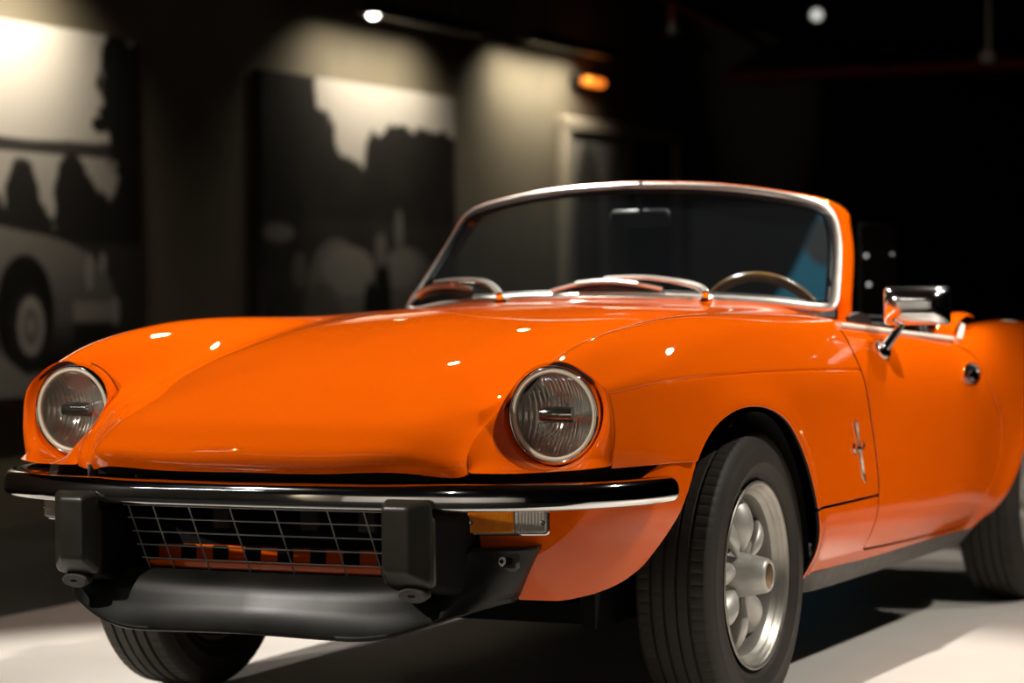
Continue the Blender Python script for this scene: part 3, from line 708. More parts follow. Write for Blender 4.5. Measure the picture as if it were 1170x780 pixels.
def frame_sweep(P, sec, aw):
    """section points are (outward, along the glass normal, straight back)"""
    o, n = loop_frame(P, False); S3 = np.array(sec)
    Q = P[:, None] + S3[None, :, 0, None] * aw[:, None, None] * o[:, None] + S3[None, :, 1, None] * n[:, None] + S3[None, :, 2, None] * BACK[None, None]
    return skin(Q, cv=True, caps=True)
# orange frame: header and pillars down into the scuttle
i0 = int(np.argmin(np.linalg.norm(_h - np.array([.559, .905, .804]), axis=1)))
ext = np.array([[.567, .912, .780], [.571, .908, .745], [.573, .904, .700]]); hp = np.concatenate([_h[:i0 - 2], ext])
hp = curve(hp[::3], 110); FR = np.concatenate([hp[::-1], hp[1:] * [-1, 1, 1]])
zrel = np.clip((1.085 - FR[:, 2]) / .03, 0, 1); aw = .8 + .35 * (zrel * zrel * (3 - 2 * zrel)) + 1.1 * np.exp(-((FR[:, 2] - 1.038) / .022) ** 2)
sec = [(-.006, -.004, .006), (-.004, .003, 0), (.003, .005, 0), (.008, .0035, .002), (.0105, 0, .009), (.0115, 0, .030), (.0105, 0, .056), (.006, 0, .064), (-.003, 0, .064), (-.006, 0, .055), (-.006, 0, .02)]
b = MB(); b.add(*frame_sweep(FR, sec, aw)); frame = b.build('windscreen_frame', P_, CAR, sharp=60)
b = MB(); b.add(*loop_sweep(LOOP, [(-.021, .002), (-.019, .0065), (-.012, .0085), (-.004, .0085), (.000, .006), (.001, .000), (-.010, -.002)])); tr = b.build('windscreen_trim', M['trim'], frame, sharp=60)
b = MB(); b.add(*frame_sweep(FR, [(-.012, 0, .006), (-.0055, 0, .006), (-.0055, 0, .066), (-.012, 0, .068), (-.013, 0, .04)], np.ones(len(FR)))); b.build('frame_lining', M['seal'], frame)
b = MB(); c = np.array((.0, 1.028, 1.108)); nn = screen_normal(c[None])[0]
b.add(*box(c + nn * .0085 + np.array([.03, 0, -.003]), (.008, .020, .006), .002, rx=-.75)); b.build('trim_joint_cover', M['seal'], frame)
b = MB(); b.add(*loop_sweep(LOOP, [(-.034, .001), (-.028, .005), (-.019, .004), (-.015, -.004), (-.030, -.006)])); b.build('windscreen_seal', M['seal'], frame, sharp=60)
B_ = np.array([(0, .72, .830), (.15, .733, .828), (.3, .774, .821), (.45, .842, .809), (.55, .90, .801)]); T_ = np.array([(0, 1.026, 1.106), (.2, 1.037, 1.098), (.33, 1.053, 1.082), (.41, 1.068, 1.066), (.490, 1.09, 1.038)])
Bc = curve(B_, 40); Tc = curve(T_, 40); a_ = np.linspace(-1, 1, 61); G_ = []
for w in np.linspace(0, 1, 24):
    row = []
    for a in a_:
        f = abs(a); sh = .012 * max(0, (w - .8) / .2) ** 2
        pb = np.array([np.interp(f * .55, Bc[:, 0], Bc[:, k]) for k in range(3)]); pt = np.array([np.interp(f * (.490 - sh), Tc[:, 0], Tc[:, k]) for k in range(3)])
        p = pb * (1 - w) + pt * w; p[0] += .006 * math.sin(math.pi * w) * f ** 2; row.append(p * [math.copysign(1, a) if a else 0, 1, 1])
    G_.append(row)
b = MB(); b.add(*skin(np.array(G_))); b.build('windscreen_glass', M['glass'], frame, sharp=0)
# mirror on the header
b = MB(); b.add(*box((0, 1.085, 1.03), (.16, .022, .045), .01)); b.add(*tube([(0, 1.09, 1.05), (0, 1.07, 1.085)], .006, 8, up=(1, 0, 0))); b.build('rear_view_mirror', M['vinyl'], frame)

# ---- wipers
def off(P, d): P = np.array(P, float); return P + screen_normal(P) * d
for piv, arm, blade in (((.305, .742, .825), [(.285, .758, .845), (.22, .771, .861), (.14, .772, .871), (.042, .769, .871)], [(-.084, .744, .844), (-.024, .755, .859), (.046, .763, .865), (.128, .763, .858), (.188, .764, .846)]),
                        ((-.215, .735, .826), [(-.245, .772, .852), (-.29, .805, .867), (-.38, .855, .872), (-.47, .905, .868)], [(-.545, .915, .812), (-.53, .931, .842), (-.47, .902, .860), (-.40, .862, .861), (-.33, .825, .853)])):
    b = MB(); p0 = np.array(piv); b.add(*lathe([(-.02, .017), (.004, .017), (.008, .012), (.010, .009), (.022, .009), (.025, .006), (.026, 0)], 24, (0, -.3, 1), p0)); wp = b.build('wiper', M['chrome'], CAR)
    pa = off(arm, .014); pa = curve(np.concatenate([[p0 + [0, -.006, .018]], pa]), 30)
    wd = np.linspace(.0085, .0045, 30) / .0085
    b = MB(); b.add(*sweep(pa, [(-.0085, -.003), (.0085, -.003), (.0095, .001), (.006, .0055), (-.006, .0055), (-.0095, .001)], scale=wd, up=screen_normal(pa))); b.build('wiper_arm', M['trim'], wp)
    pb = curve(off(blade, .008), 30)
    b = MB(); b.add(*sweep(pb, [(-.004, -.004), (.004, -.004), (.005, .002), (.002, .006), (-.002, .006), (-.005, .002)], up=screen_normal(pb)))
    pm = curve(off(blade[1:4], .014), 16); b.add(*sweep(pm, [(-.0045, -.003), (.0045, -.003), (.0045, .002), (0, .005), (-.0045, .002)], up=screen_normal(pm)))
    wb = b.build('wiper_blade', M['trim'], wp)
    b = MB(); pr = curve(off(blade, .003), 30); b.add(*sweep(pr, [(-.002, -.006), (.002, -.006), (.003, .005), (-.003, .005)], up=screen_normal(pr))); b.build('wiper_rubber', M['seal'], wp)

# ---- interior
b = MB(); P = []
for x in np.linspace(-.585, .585, 30):
    y0 = .74 + .16 * (abs(x) / .56) ** 2; P.append([(x, y0 + .02, .785), (x, y0 + .10, .795), (x, max(y0, .80) + .16, .788), (x, max(y0, .80) + .20, .760), (x, max(y0, .80) + .19, .62), (x, y0 + .05, .60)])
b.add(*skin(np.array(P), cv=True, caps=True)); b.build('dashboard', M['vinyl'], CAR)
sw_c = np.array((.292, 1.165, .727)); sw_n = np.array((0, .93, .36)); sw_n /= np.linalg.norm(sw_n)
e1 = np.array((1, 0, 0.0)); e2 = np.cross(sw_n, e1)
th = np.linspace(0, 2 * math.pi, 72, endpoint=False); rimp = sw_c + .166 * (np.cos(th)[:, None] * e1 + np.sin(th)[:, None] * e2)
b = MB(); b.add(*sweep(rimp, circ(.0125, 12), up=np.broadcast_to(sw_n, rimp.shape), closed=True)); sw = b.build('steering_wheel', M['wood'], CAR)
for k in (0, 180, 270):
    d = math.cos(math.radians(k)) * e1 + math.sin(math.radians(k)) * e2 * (1 if e2[2] > 0 else -1)
    b = MB(); b.add(*sweep(np.stack([sw_c - sw_n * .02 + d * r + sw_n * (.02 * r / .18) for r in np.linspace(.03, .160, 8)]), [(-.014, -.0015), (.014, -.0015), (.014, .0015), (-.014, .0015)], up=sw_n)); b.build('spoke', M['alloy'], sw)
b = MB(); b.add(*lathe([(-.14, .025), (-.03, .028), (-.025, .045), (-.005, .045), (0, .035), (0, 0)], 32, sw_n, sw_c)); b.build('wheel_boss', M['vinyl'], sw)
def seat(sx):
    b = MB(); P = []
    for z, y, w, t in ((.30, 1.46, .20, .10), (.40, 1.49, .215, .12), (.55, 1.53, .22, .12), (.66, 1.565, .21, .11), (.735, 1.59, .18, .09), (.765, 1.60, .13, .06), (.772, 1.602, .08, .03)):
        P.append([(sx * .33 + w * math.copysign(abs(math.cos(a)) ** .55, math.cos(a)), y + t * .5 * math.copysign(abs(math.sin(a)) ** .7, math.sin(a)), z) for a in np.linspace(0, 2 * math.pi, 36, endpoint=False)])
    b.add(*skin(np.array(P), cv=True, caps=True)); s = b.build('seat', M['vinyl'], CAR)
    b = MB(); b.add(*box((sx * .33, 1.27, .33), (.42, .46, .13), .045)); b.build('seat_cushion', M['vinyl'], s)
for sx in (1, -1): seat(sx)
# orange cockpit surround behind the doors, folded hood and its frame hoops
for sx in (1, -1):
    prof = [(1.46, .690), (1.475, .718), (1.51, .748), (1.56, .772), (1.61, .783), (1.66, .784), (1.70, .778)]
    P = []
    for x, dz in ((.672, -.006), (.668, 0), (.655, .004), (.635, .004), (.62, 0), (.612, -.010)):
        P.append([(sx * x, y + .02 * (0.672 - x) / .06, z + dz) for y, z in curve(prof, 22)])
    inner = [[(sx * .612, y + .03, z - .10) for y, z in curve(prof, 22)]]
    b = MB(); b.add(*skin(np.array(P + inner))); o = b.build('cockpit_surround', P_, CAR)
    b = MB(); pth = curve([(sx * .694, 1.475, .722), (sx * .682, 1.54, .742), (sx * .664, 1.61, .756), (sx * .63, 1.68, .760)], 24)
    b.add(*sweep(pth, [(-.006, -.003), (.006, -.003), (.007, .002), (.003, .005), (-.003, .005), (-.007, .002)])); b.build('surround_trim', M['white_trim'], o)
b = MB()
P = [[(x, 1.66 + .07 * math.cos(a) + .0 * x,   .715 + .03 * math.sin(a) - .03 * (abs(x) / .6) ** 4) for a in np.linspace(0, 2 * math.pi, 20, endpoint=False)] for x in np.linspace(-.60, .60, 24)]
b.add(*skin(np.array(P), cv=True, caps=True)); fh = b.build('folded_hood', M['vinyl'], CAR)
for k, (y, z) in enumerate(((1.45, .765), (1.49, .778))):
    pth = curve([(-.612, y - .05, .70), (-.605, y - .02, .76), (-.57, y, z - .01), (-.3, y + .03, z + .006), (0, y + .04, z + .008), (.3, y + .03, z + .006), (.57, y, z - .01), (.605, y - .02, .76), (.612, y - .05, .70)], 60)
    b = MB(); b.add(*tube(pth, .009, 10, up=(0, 1, 0))); b.build('hood_hoop', M['vinyl'], fh)

# ---- door mirror on the driver's side: the chrome head stands on a slanted stem
dm = [o for o in CAR.children if o.name.startswith('door')][0]
def rr2(c, hx, hz, r, ax_x, ax_z, n=6):
    out = []
    for sx_, sz_, a0 in ((1, 1, 0), (-1, 1, 90), (-1, -1, 180), (1, -1, 270)):
        for a in np.linspace(a0, a0 + 90, n): out.append(np.array(c) + ax_x * (sx_ * (hx - r) + r * math.cos(math.radians(a))) + ax_z * (sz_ * (hz - r) + r * math.sin(math.radians(a))))
    return out
mx = np.array((.985, .17, 0)); my = np.array((-.17, .985, 0)); mz = np.array((0, 0, 1.0)); mc = np.array((.782, .80, .810))
S_ = []
for d, hx, hz, r in ((-.052, .030, .012, .010), (-.050, .046, .024, .016), (-.040, .060, .034, .020), (-.020, .069, .0405, .018), (.005, .0735, .043, .013), (.022, .0745, .0435, .010), (.024, .0735, .0425, .010), (.022, .071, .040, .009)):
    S_.append(rr2(mc + my * d, hx, hz, r, mx, mz))
V, F = skin(np.array(S_), cv=True, caps=True); b = MB(); b.add(V, F)
b.add(*sweep(curve([(.716, .768, .714), (.730, .778, .735), (.752, .792, .770)], 12), circ(.0095, 14, .015), up=(0, 1, 0), scale=np.linspace(1.25, .8, 12)))
Vb, Fb = lathe([(-.004, .024), (.004, .0235), (.010, .019), (.013, .012), (.013, 0)], 28, (.93, 0, .36), (0, 0, 0)); b.add(Vb * [1, 1.5, 1] + [.713, .768, .712], Fb)
b.build('door_mirror', M['soft_chrome'], dm, sharp=35)

# ---- winged sword emblem on each wing
for sx in (1, -1):
    X = .7340
    b = MB(); pth = [(X + .004, .489, .566), (X + .004, .500, .54), (X + .005, .512, .506), (X + .005, .525, .475), (X + .004, .536, .452)]
    b.add(*sweep(curve(pth, 14), [(-.0035, -.003), (.0035, -.003), (.004, .001), (0, .004), (-.004, .001)], up=(1, 0, 0), scale=[1.3, 1.3, 1.1, 1, .9, .9, 1, 1, 1, 1.05, 1.1, 1.1, 1.1, 1.1]))
    b.add(*sweep(curve([(X + .004, .532, .458), (X + .004, .541, .444), (X + .004, .555, .431)], 8), [(-.006, -.002), (.006, -.002), (.005, .003), (-.005, .003)], up=(1, 0, 0), scale=[.8, .9, 1, 1, .9, .8, .6, .3]))
    for q in (-1, 1):
        a = curve([(X + .004, .511 + q * .006, .508), (X + .004, .511 + q * .022, .502 + q * .002), (X + .004, .511 + q * .036, .512 + q * .003), (X + .003, .511 + q * .030, .518)], 12)
        b.add(*tube(a, .0028, 8, up=(1, 0, 0)))
    b.add(*lathe([(0, .007), (.004, .006), (.006, .003), (.006, 0)], 14, (1, 0, 0), (X + .003, .511, .507)))
    if sx < 0: b.V = [(-v[0], v[1], v[2]) for v in b.V]
    b.build('wing_emblem', M['bronze'], CAR)

# ------------------------------------------------------------------ wheels (built once at the origin, outer face towards +x)
def tyre_mesh():
    prof = [(-.058, .180), (-.066, .190), (-.0715, .197), (-.0735, .1985), (-.0730, .2005), (-.0765, .206), (-.0812, .2195), (-.0832, .2215), (-.0822, .2245), (-.0825, .238), (-.0808, .250), (-.0813, .2525), (-.0797, .2555), (-.0775, .2635), (-.0745, .2710), (-.0705, .2768), (-.0680, .2793)]
    tread = []
    for a in np.linspace(-.066, .066, 67):
        r = .2855 - .0045 * (abs(a) / .066) ** 2.4
        for g in (-.038, -.013, .013, .038):
            if abs(a - g) < .0030: r -= .0062
        tread.append((a, r))
    prof = prof + tread + [(-a, r) for a, r in prof[::-1]]
    # ribs moulded on the sidewall
    pr = np.array(prof); n = 400; th = np.linspace(0, 2 * math.pi, n, endpoint=False)
    R = np.repeat(pr[None, :, 1], n, 0); A = np.repeat(pr[None, :, 0], n, 0)
    for j, (a, r) in enumerate(prof):
        if r > .2815 - .004:
            aa = abs(a); cut = (np.arange(n) + (0 if a > 0 else 2)) % 5 == 0
            if aa > .041: R[cut, j] -= .0016
            elif .018 < aa < .034: R[(np.arange(n) + 1) % 10 == 0, j] -= .0012
        elif r > .2725: R[np.arange(n) % 5 == 0, j] -= .0012
    P = np.stack([A, np.cos(th)[:, None] * R, np.sin(th)[:, None] * R], 2)
    return skin(P, cu=True)
def petal(phi, c_r, half_r, half_t, depth, twist):
    """rounded cup-like spoke lobe, long axis along the radius"""
    V = []; nu, nv = 20, 14; er = np.array((0, math.cos(phi), math.sin(phi))); et = np.array((0, -math.sin(phi), math.cos(phi))); ex = np.array((1.0, 0, 0))
    ct, st = math.cos(twist), math.sin(twist); ett = et * ct + ex * st; exx = ex * ct - et * st
    P = []
    for j in range(nv + 1):
        v = -math.pi / 2 + math.pi * j / nv; row = []
        for i in range(nu):
            u = 2 * math.pi * i / nu; rr = math.sin(v); tt = math.cos(v) * math.cos(u); dd = math.cos(v) * math.sin(u)
            taper = 1 - .38 * ((rr - .25) ** 2) * (1 if rr < .25 else .5)
            row.append(er * (c_r + half_r * rr) + ett * (half_t * tt * taper) + exx * (depth * dd * (1 if dd > 0 else .45) * taper) + ex * (.030 - .012 * (rr + .2)))
        P.append(row)
    return skin(np.array(P), cv=True)
def make_wheel():
    b = MB()
    b.add(*lathe([(.030, .165), (.045, .167), (.050, .170), (.056, .1715), (.062, .174), (.0655, .178), (.068, .1835), (.0715, .186), (.0738, .1845), (.0738, .1805), (.0705, .1765), (.0665, .1735), (.0625, .1715), (.060, .1685), (.0575, .1675), (.0545, .1655), (.050, .1615), (.046, .1585)], 120))
    w = b.build('wheel', M['alloy_lip'], None, sharp=40)
    b = MB(); b.add(*lathe([(-.066, .186), (-.064, .178), (-.055, .172), (-.03, .168), (.030, .166)], 80)); b.add(*lathe([(.0465, .1588), (.035, .1525), (.005, .147), (-.015, .142), (-.022, .12), (-.020, .05), (-.018, .0)], 80)); b.build('wheel_barrel', M['barrel'], w, sharp=40)
    b = MB(); b.add(*tyre_mesh()); b.build('tyre', M['rubber'], w, sharp=34)
    for k in range(4):
        for q in (-1, 1):
            b = MB(); b.add(*petal(math.radians(90 * k + q * 21 + 4), .103, .058, .034, .025, q * .8)); b.build('wheel_petal', M['alloy'], w, sharp=0)
    b = MB(); b.add(*lathe([(-.01, .066), (.008, .060), (.018, .050), (.030, .046), (.060, .041), (.092, .034), (.097, .0305), (.0985, .027), (.0965, .0245)], 64)); b.add(*lathe([(-.005, .15), (-.002, .12), (.004, .075), (.008, .058)], 64)); hub = b.build('hub_cone', M['alloy'], w, sharp=40)
    b = MB(); b.add(*lathe([(.0955, .025), (.0975, .022), (.0985, .012), (.0985, 0)], 40)); b.build('hub_badge', M['brass'], w)
    for k in range(4):
        p = math.radians(90 * k + 4 + 0); b = MB()
        b.add(*lathe([(.004, .0125), (.010, .0125), (.012, .0095), (.030, .0095), (.033, .007), (.0335, 0)], 6, (1, 0, 0), (0, .066 * math.cos(p), .066 * math.sin(p)))); b.build('lug_nut', M['sill_dark'], w, sharp=20)
    b = MB(); b.add(*lathe([(-.02, .12), (-.03, .12), (-.03, 0)], 40)); b.build('brake_disc', M['sill_dark'], w)
    return w
w0 = make_wheel()
def place_wheel(w, x, y, rz, rx):
    w.parent = CAR; w.matrix_parent_inverse = Matrix.Translation(-CAR.location); w.location = (x, y, .2865); w.rotation_euler = (rx, 0, rz)
wheels = [w0]
for k in range(3):
    c = w0.copy(); COL.objects.link(c)
    for ch in w0.children:
        d = ch.copy(); COL.objects.link(d); d.parent = c
    wheels.append(c)
place_wheel(wheels[0], .618, 0, 0, .2); place_wheel(wheels[1], .640, 2.180, 0, 1.1)
place_wheel(wheels[2], -.618, 0, math.pi, .6); place_wheel(wheels[3], -.640, 2.180, math.pi, 0)
# ------------------------------------------------------------------ THE HALL
M['platform'] = noise_var(mat('white platform', (.78, .745, .68), .42), (.76, .725, .66), (.80, .765, .70), 2.5, rough=(.36, .5))
M['floor'] = noise_var(mat('dark hall floor', (.018, .017, .014), .5), (.014, .013, .011), (.022, .021, .018), 3, rough=(.4, .6))
M['wall'] = noise_var(mat('dark painted wall', (.20, .18, .132), .75), (.185, .165, .12), (.215, .195, .143), 5)
M['ceil'] = noise_var(mat('black ceiling', (.008, .008, .008), .8), (.006, .006, .006), (.010, .010, .010), 5)
M['lamp_black'] = noise_var(mat('black lamp housing', (.012, .012, .012), .45), (.01, .01, .01), (.015, .015, .015), 10)
M['lamp_on'] = mat('lit lamp face', (1, 1, 1), .5, emit=(1, .93, .82), es=22)
M['red_pipe'] = noise_var(mat('red pipe', (.26, .012, .006), .45), (.22, .010, .005), (.3, .014, .008), 6)
M['pale_wall'] = noise_var(mat('pale far wall', (.35, .33, .30), .8), (.32, .30, .27), (.38, .36, .33), 3)
FZ = -.16; WX = -4.5; CZ = 2.95
def struct(o): o['kind'] = 'structure'; return o
b = MB(); b.add(*box((-.0, 8.0, FZ - .05), (20, 44, .1))); struct(b.build('floor', M['floor'], smooth=False))
b = MB(); b.add(*box((0, 8.0, CZ + .05), (20, 44, .1))); struct(b.build('ceiling', M['ceil'], smooth=False))
b = MB(); b.add(*box((WX - .1, 8.0, (CZ + FZ) / 2), (.2, 44, CZ - FZ))); struct(b.build('wall_left', M['wall'], smooth=False))
b = MB(); b.add(*box((0, 30.1, (CZ + FZ) / 2), (20, .2, CZ - FZ))); struct(b.build('wall_back', M['ceil'], smooth=False))
b = MB(); b.add(*box((10.1, 8, (CZ + FZ) / 2), (.2, 44, CZ - FZ))); struct(b.build('wall_right', M['ceil'], smooth=False))
b = MB(); b.add(*box((0, -14.1, (CZ + FZ) / 2), (20, .2, CZ - FZ))); struct(b.build('wall_front', M['pale_wall'], smooth=False))
b = MB(); b.add(*box((.55, 1.67, FZ / 2), (4.6, 5.36, -FZ), .006)); tag(b.build('display_platform', M['platform']), 'low white display platform under the orange car', 'platform')

# ---- monochrome photo panels on the left wall: drawn into a fine mesh as printed tones
def fbm(x, y, seed=0, o=4):
    r = np.zeros_like(x); a = 1.0
    rg = np.random.default_rng(seed)
    for k in range(o):
        g = rg.random((64, 64)); f = 2 ** k
        xi, yi = x * f, y * f; i, j = np.floor(xi).astype(int), np.floor(yi).astype(int); u, v = xi - i, yi - j; u = u * u * (3 - 2 * u); v = v * v * (3 - 2 * v)
        G = lambda p, q: g[p % 64, q % 64]
        r += a * ((G(i, j) * (1 - u) + G(i + 1, j) * u) * (1 - v) + (G(i, j + 1) * (1 - u) + G(i + 1, j + 1) * u) * v); a *= .5
    return r / 1.875
def paint(c, m, v, soft=.012):
    """blend tone v where signed field m > 0"""
    w = np.clip(m / soft + .5, 0, 1); return c * (1 - w) + v * w
def ell(x, y, cx, cy, rx, ry): return 1 - np.sqrt(((x - cx) / rx) ** 2 + ((y - cy) / ry) ** 2)
def pic_lake(y, z):
    """open car beside a lake; y along the wall, z height"""
    n = fbm(y * 5, z * 5, 1); n2 = fbm(y * 14, z * 14, 2)
    c = .58 + .04 * n
    shore = 1.555 + .02 * fbm(y * 6, y * 0, 3); c = paint(c, np.minimum(shore + .035 * n - z, z - 1.515), .05)
    c = paint(c, 1.515 - z, .42 + .05 * n)
    for cy, cz, ry, rz in ((4.62, 1.28, .13, .22), (4.66, 1.14, .20, .16), (5.0, 1.33, .14, .19), (5.05, 1.20, .19, .24), (5.24, 1.2, .10, .16), (5.45, 1.23, .16, .2), (4.3, 1.2, .2, .2)):
        c = paint(c, ell(y, z, cy, cz, ry, rz) + .35 * (n2 - .5), .022, .1)
    tree = np.maximum.reduce([ell(y, z, 5.55, 1.85, .32, .26), ell(y, z, 5.36, 1.72, .17, .07), ell(y, z, 5.52, 1.62, .25, .3), ell(y, z, 5.25, 1.68, .10, .05), ell(y, z, 5.6, 1.35, .2, .3), ell(y, z, 5.36, 1.98, .12, .14)])
    c = paint(c, tree + .75 * (n2 - .55), .018, .12)
    # ground and car
    g = paint(c, .62 + .03 * n - z, .22 + .08 * n, .05); g = paint(g, np.minimum(1.12 - z, z - .62), .05, .06); c = np.where(z < 1.12, g, c)
    body = np.maximum.reduce([np.minimum(ell(y, z, 4.55, .86, .78, .30), z - .66), np.minimum(ell(y, z, 4.2, .95, .9, .24), z - .66)])
    c = paint(c, body, .10 + .09 * np.clip((z - .70) / .36, 0, 1) + .03 * n, .03)
    c = paint(c, ell(y, z, 4.63, .80, .22, .26), .012, .05); c = paint(c, np.minimum(ell(y, z, 5.05, .62, .55, .12), .70 - z), .015, .2)
    c = paint(c, ell(y, z, 4.66, .715, .155, .20), .022, .05); c = paint(c, ell(y, z, 4.67, .735, .10, .135), .34, .06); c = paint(c, ell(y, z, 4.67, .735, .062, .085), .16, .1); c = paint(c, ell(y, z, 4.67, .735, .03, .04), .30, .1)
    c = paint(c, np.minimum(np.minimum(y - 5.0, 5.36 - y), .045 - abs(z - .80)), .30); c = paint(c, ell(y, z, 5.34, .80, .035, .07), .36, .1); c = paint(c, ell(y, z, 5.13, .98, .03, .09), .36, .1); c = paint(c, ell(y, z, 5.24, 1.03, .025, .05), .36, .1)
    c = paint(c, np.minimum(np.minimum(y - 5.0, 5.28 - y), .08 - abs(z - .66)), .02)
    return c
def pic_trees(y, z):
    n = fbm(y * 4, z * 4, 5); n2 = fbm(y * 10, z * 10, 6)
    c = .50 + .05 * n
    dark = np.maximum.reduce([ell(y, z, 6.85, 1.75, .48, .62), ell(y, z, 7.15, 1.55, .42, .40), ell(y, z, 7.55, 1.30, .55, .34), ell(y, z, 8.3, 1.55, .55, .30), ell(y, z, 8.75, 1.55, .65, .27), ell(y, z, 8.3, 1.2, 1.2, .35), ell(y, z, 6.7, 1.2, .6, .5), ell(y, z, 9.0, 1.4, .5, .35)])
    c = paint(c, dark + .34 * (n2 - .5), .020 + .03 * np.clip(n - .45, 0, 1), .06); c = paint(c, 1.28 - z, .020 + .03 * n, .05)
    c = paint(c, np.minimum(1.0 - z, z - .2) * 1.0, .03 + .05 * n, .1)
    c = paint(c, .62 + .03 * n2 - z, .16 + .06 * n, .08)
    for cy, cz, ry, rz, v in ((7.50, .82, .36, .36, .17), (7.62, 1.0, .30, .14, .24), (7.32, .72, .22, .22, .12), (8.35, .88, .30, .26, .13), (8.25, 1.02, .20, .12, .20), (8.75, .85, .35, .22, .10)):
        c = paint(c, ell(y, z, cy, cz, ry, rz) + .08 * (n2 - .5), v + .05 * (n - .5), .08)
    for cy, cz, ry, rz, v in ((7.86, .82, .07, .12, .012), (7.5, .62, .06, .1, .015), (8.02, .8, .10, .3, .012), (8.0, 1.12, .07, .1, .16), (8.22, 1.22, .05, .14, .16), (6.86, 1.20, .16, .05, .20), (7.08, 1.0, .08, .10, .13), (8.5, .75, .06, .16, .015)):
        c = paint(c, ell(y, z, cy, cz, ry, rz), v, .2)
    return c
def pic_pale(y, z):
    n = fbm(y * 4, z * 4, 8); c = .34 + .06 * n
    c = paint(c, ell(y, z, 10.95, 1.2, .22, .7) + .2 * (n - .5), .10, .2); c = paint(c, ell(y, z, 11.5, 1.3, .25, .6) + .2 * (n - .5), .16, .2); c = paint(c, ell(y, z, 12.2, 1.3, .6, .8), .03, .3)
    return c
pm = mat('printed photo panel', (.5, .5, .5), .55, spec=.3); Nn_, Ln_, bb = nodes(pm); at = Nn_.new('ShaderNodeVertexColor'); at.layer_name = 'print'; Ln_.new(at.outputs[0], bb.inputs['Base Color'])
def panel(name, y0, y1, z0, z1, fn, label, th=.05, frame=None):
    ny, nz = int((y1 - y0) / .012) + 1, int((z1 - z0) / .012) + 1
    yy, zz = np.meshgrid(np.linspace(y0, y1, ny), np.linspace(z0, z1, nz), indexing='ij'); xf = WX + th
    V = np.stack([np.full(yy.shape, xf), yy, zz], 2).reshape(-1, 3); F = [tuple(reversed(f)) for f in grid_faces(ny, nz)]
    t = np.clip(fn(yy, zz), 0, 1).reshape(-1); n0 = len(V)
    c = [0, (ny - 1) * nz, ny * nz - 1, nz - 1]; Vb = [(WX + .006, V[k][1], V[k][2]) for k in c]
    V = np.concatenate([V, Vb])
    def edge(a, b, ia, ib, step): idx = list(range(a, b + (1 if step > 0 else -1), step)); return tuple(idx + [ib, ia])
    F += [edge(c[0], c[1], n0, n0 + 1, nz), edge(c[1], c[2], n0 + 1, n0 + 2, 1), edge(c[2], c[3], n0 + 2, n0 + 3, -nz), edge(c[3], c[0], n0 + 3, n0, -1), (n0, n0 + 1, n0 + 2, n0 + 3)]
    root = None
    o = obj(name, V, F, pm, None, smooth=False)
    a = o.data.color_attributes.new('print', 'FLOAT_COLOR', 'POINT'); t = np.concatenate([t, [.02] * 4]); tint = np.stack([t, t * .965, t * .90, np.ones_like(t)], 1)
    a.data.foreach_set('color', tint.reshape(-1).astype(np.float32))
    tag(o, label, 'photo panel', 'monochrome photo panels on the left wall')
    if frame:
        b = MB(); fw = .09
        for (cy, cz, sy, sz) in (((y0 + y1) / 2, z1 + fw / 2, y1 - y0 + 2 * fw, fw), ((y0 + y1) / 2, z0 - fw / 2, y1 - y0 + 2 * fw, fw), (y0 - fw / 2, (z0 + z1) / 2, fw, z1 - z0), (y1 + fw / 2, (z0 + z1) / 2, fw, z1 - z0)):
            b.add(*box((WX + .04, cy, cz), (.08, sy, sz), .01))
        f = b.build('frame', frame, o)
    return o
panel('photo_panel', 3.2, 5.56, .42, 2.10, pic_lake, 'large black and white photo of a car by a lake, nearest on the wall')
panel('photo_panel', 6.70, 8.95, .42, 2.05, pic_trees, 'large black and white photo of cars under dark trees, middle one on the wall')
fm = noise_var(mat('pale frame', (.48, .44, .35), .5), (.45, .41, .32), (.51, .47, .38), 8)
panel('photo_panel', 10.62, 12.5, .55, 1.95, pic_pale, 'dim photo in a pale frame, farthest one along the dark wall', frame=fm)

# ---- lamps over the photo panels: a bar fixed to the wall with a small spot at its near end
def wall_lamp(y0, y1, z, watts, label, out=.40, spot=False):
    t = empty('picture_light', (WX + out, (y0 + y1) / 2, z), label, 'picture light', 'picture lights along the left wall'); c = t.location
    b = MB(); b.add(*box((WX + out, (y0 + y1) / 2, z), (.10, y1 - y0, .07), .008)); bar = b.build('light_bar', M['lamp_black'], t)
    for y in (y0 + .3, y1 - .3):
        b = MB(); b.add(*tube([(WX + out, y, z), (WX + out, y, CZ)], .015, 8, up=(1, 0, 0))); b.build('hanger', M['lamp_black'], t)
    if spot:
        b = MB(); p = np.array((WX + out + .02, y0 + .05, z - .02)); b.add(*lathe([(-.09, 0), (-.09, .04), (0, .045), (.0, .036), (-.01, .036)], 20, (.35, -.85, -.2), p)); hd = b.build('spot_head', M['lamp_black'], bar)
        b = MB(); b.add(*lathe([(-.008, .036), (-.004, .03), (-.002, 0)], 20, (.35, -.85, -.2), p)); b.build('spot_lens', M['lamp_on'], hd)
    L = bpy.data.lights.new('picture_light', 'AREA'); L.shape = 'RECTANGLE'; L.size = .06; L.size_y = (y1 - y0) * .9; L.energy = watts; L.color = WARM; L.spread = math.radians(120)
    o = bpy.data.objects.new('lamp_glow', L); COL.objects.link(o); adopt(o, t); o.location = (WX + out - .01, (y0 + y1) / 2, z - .04)
    o.rotation_euler = (0, math.radians(35), 0)
    return t
wall_lamp(3.0, 5.0, 2.40, 27, 'dark bar light above the lake photo panel')
wall_lamp(7.2, 8.6, 2.40, 14, 'dark bar light with a small bright spot above the tree photo panel', spot=True)
wall_lamp(9.5, 10.85, 2.46, 14, 'dark bar light above the pale framed photo', out=.28)

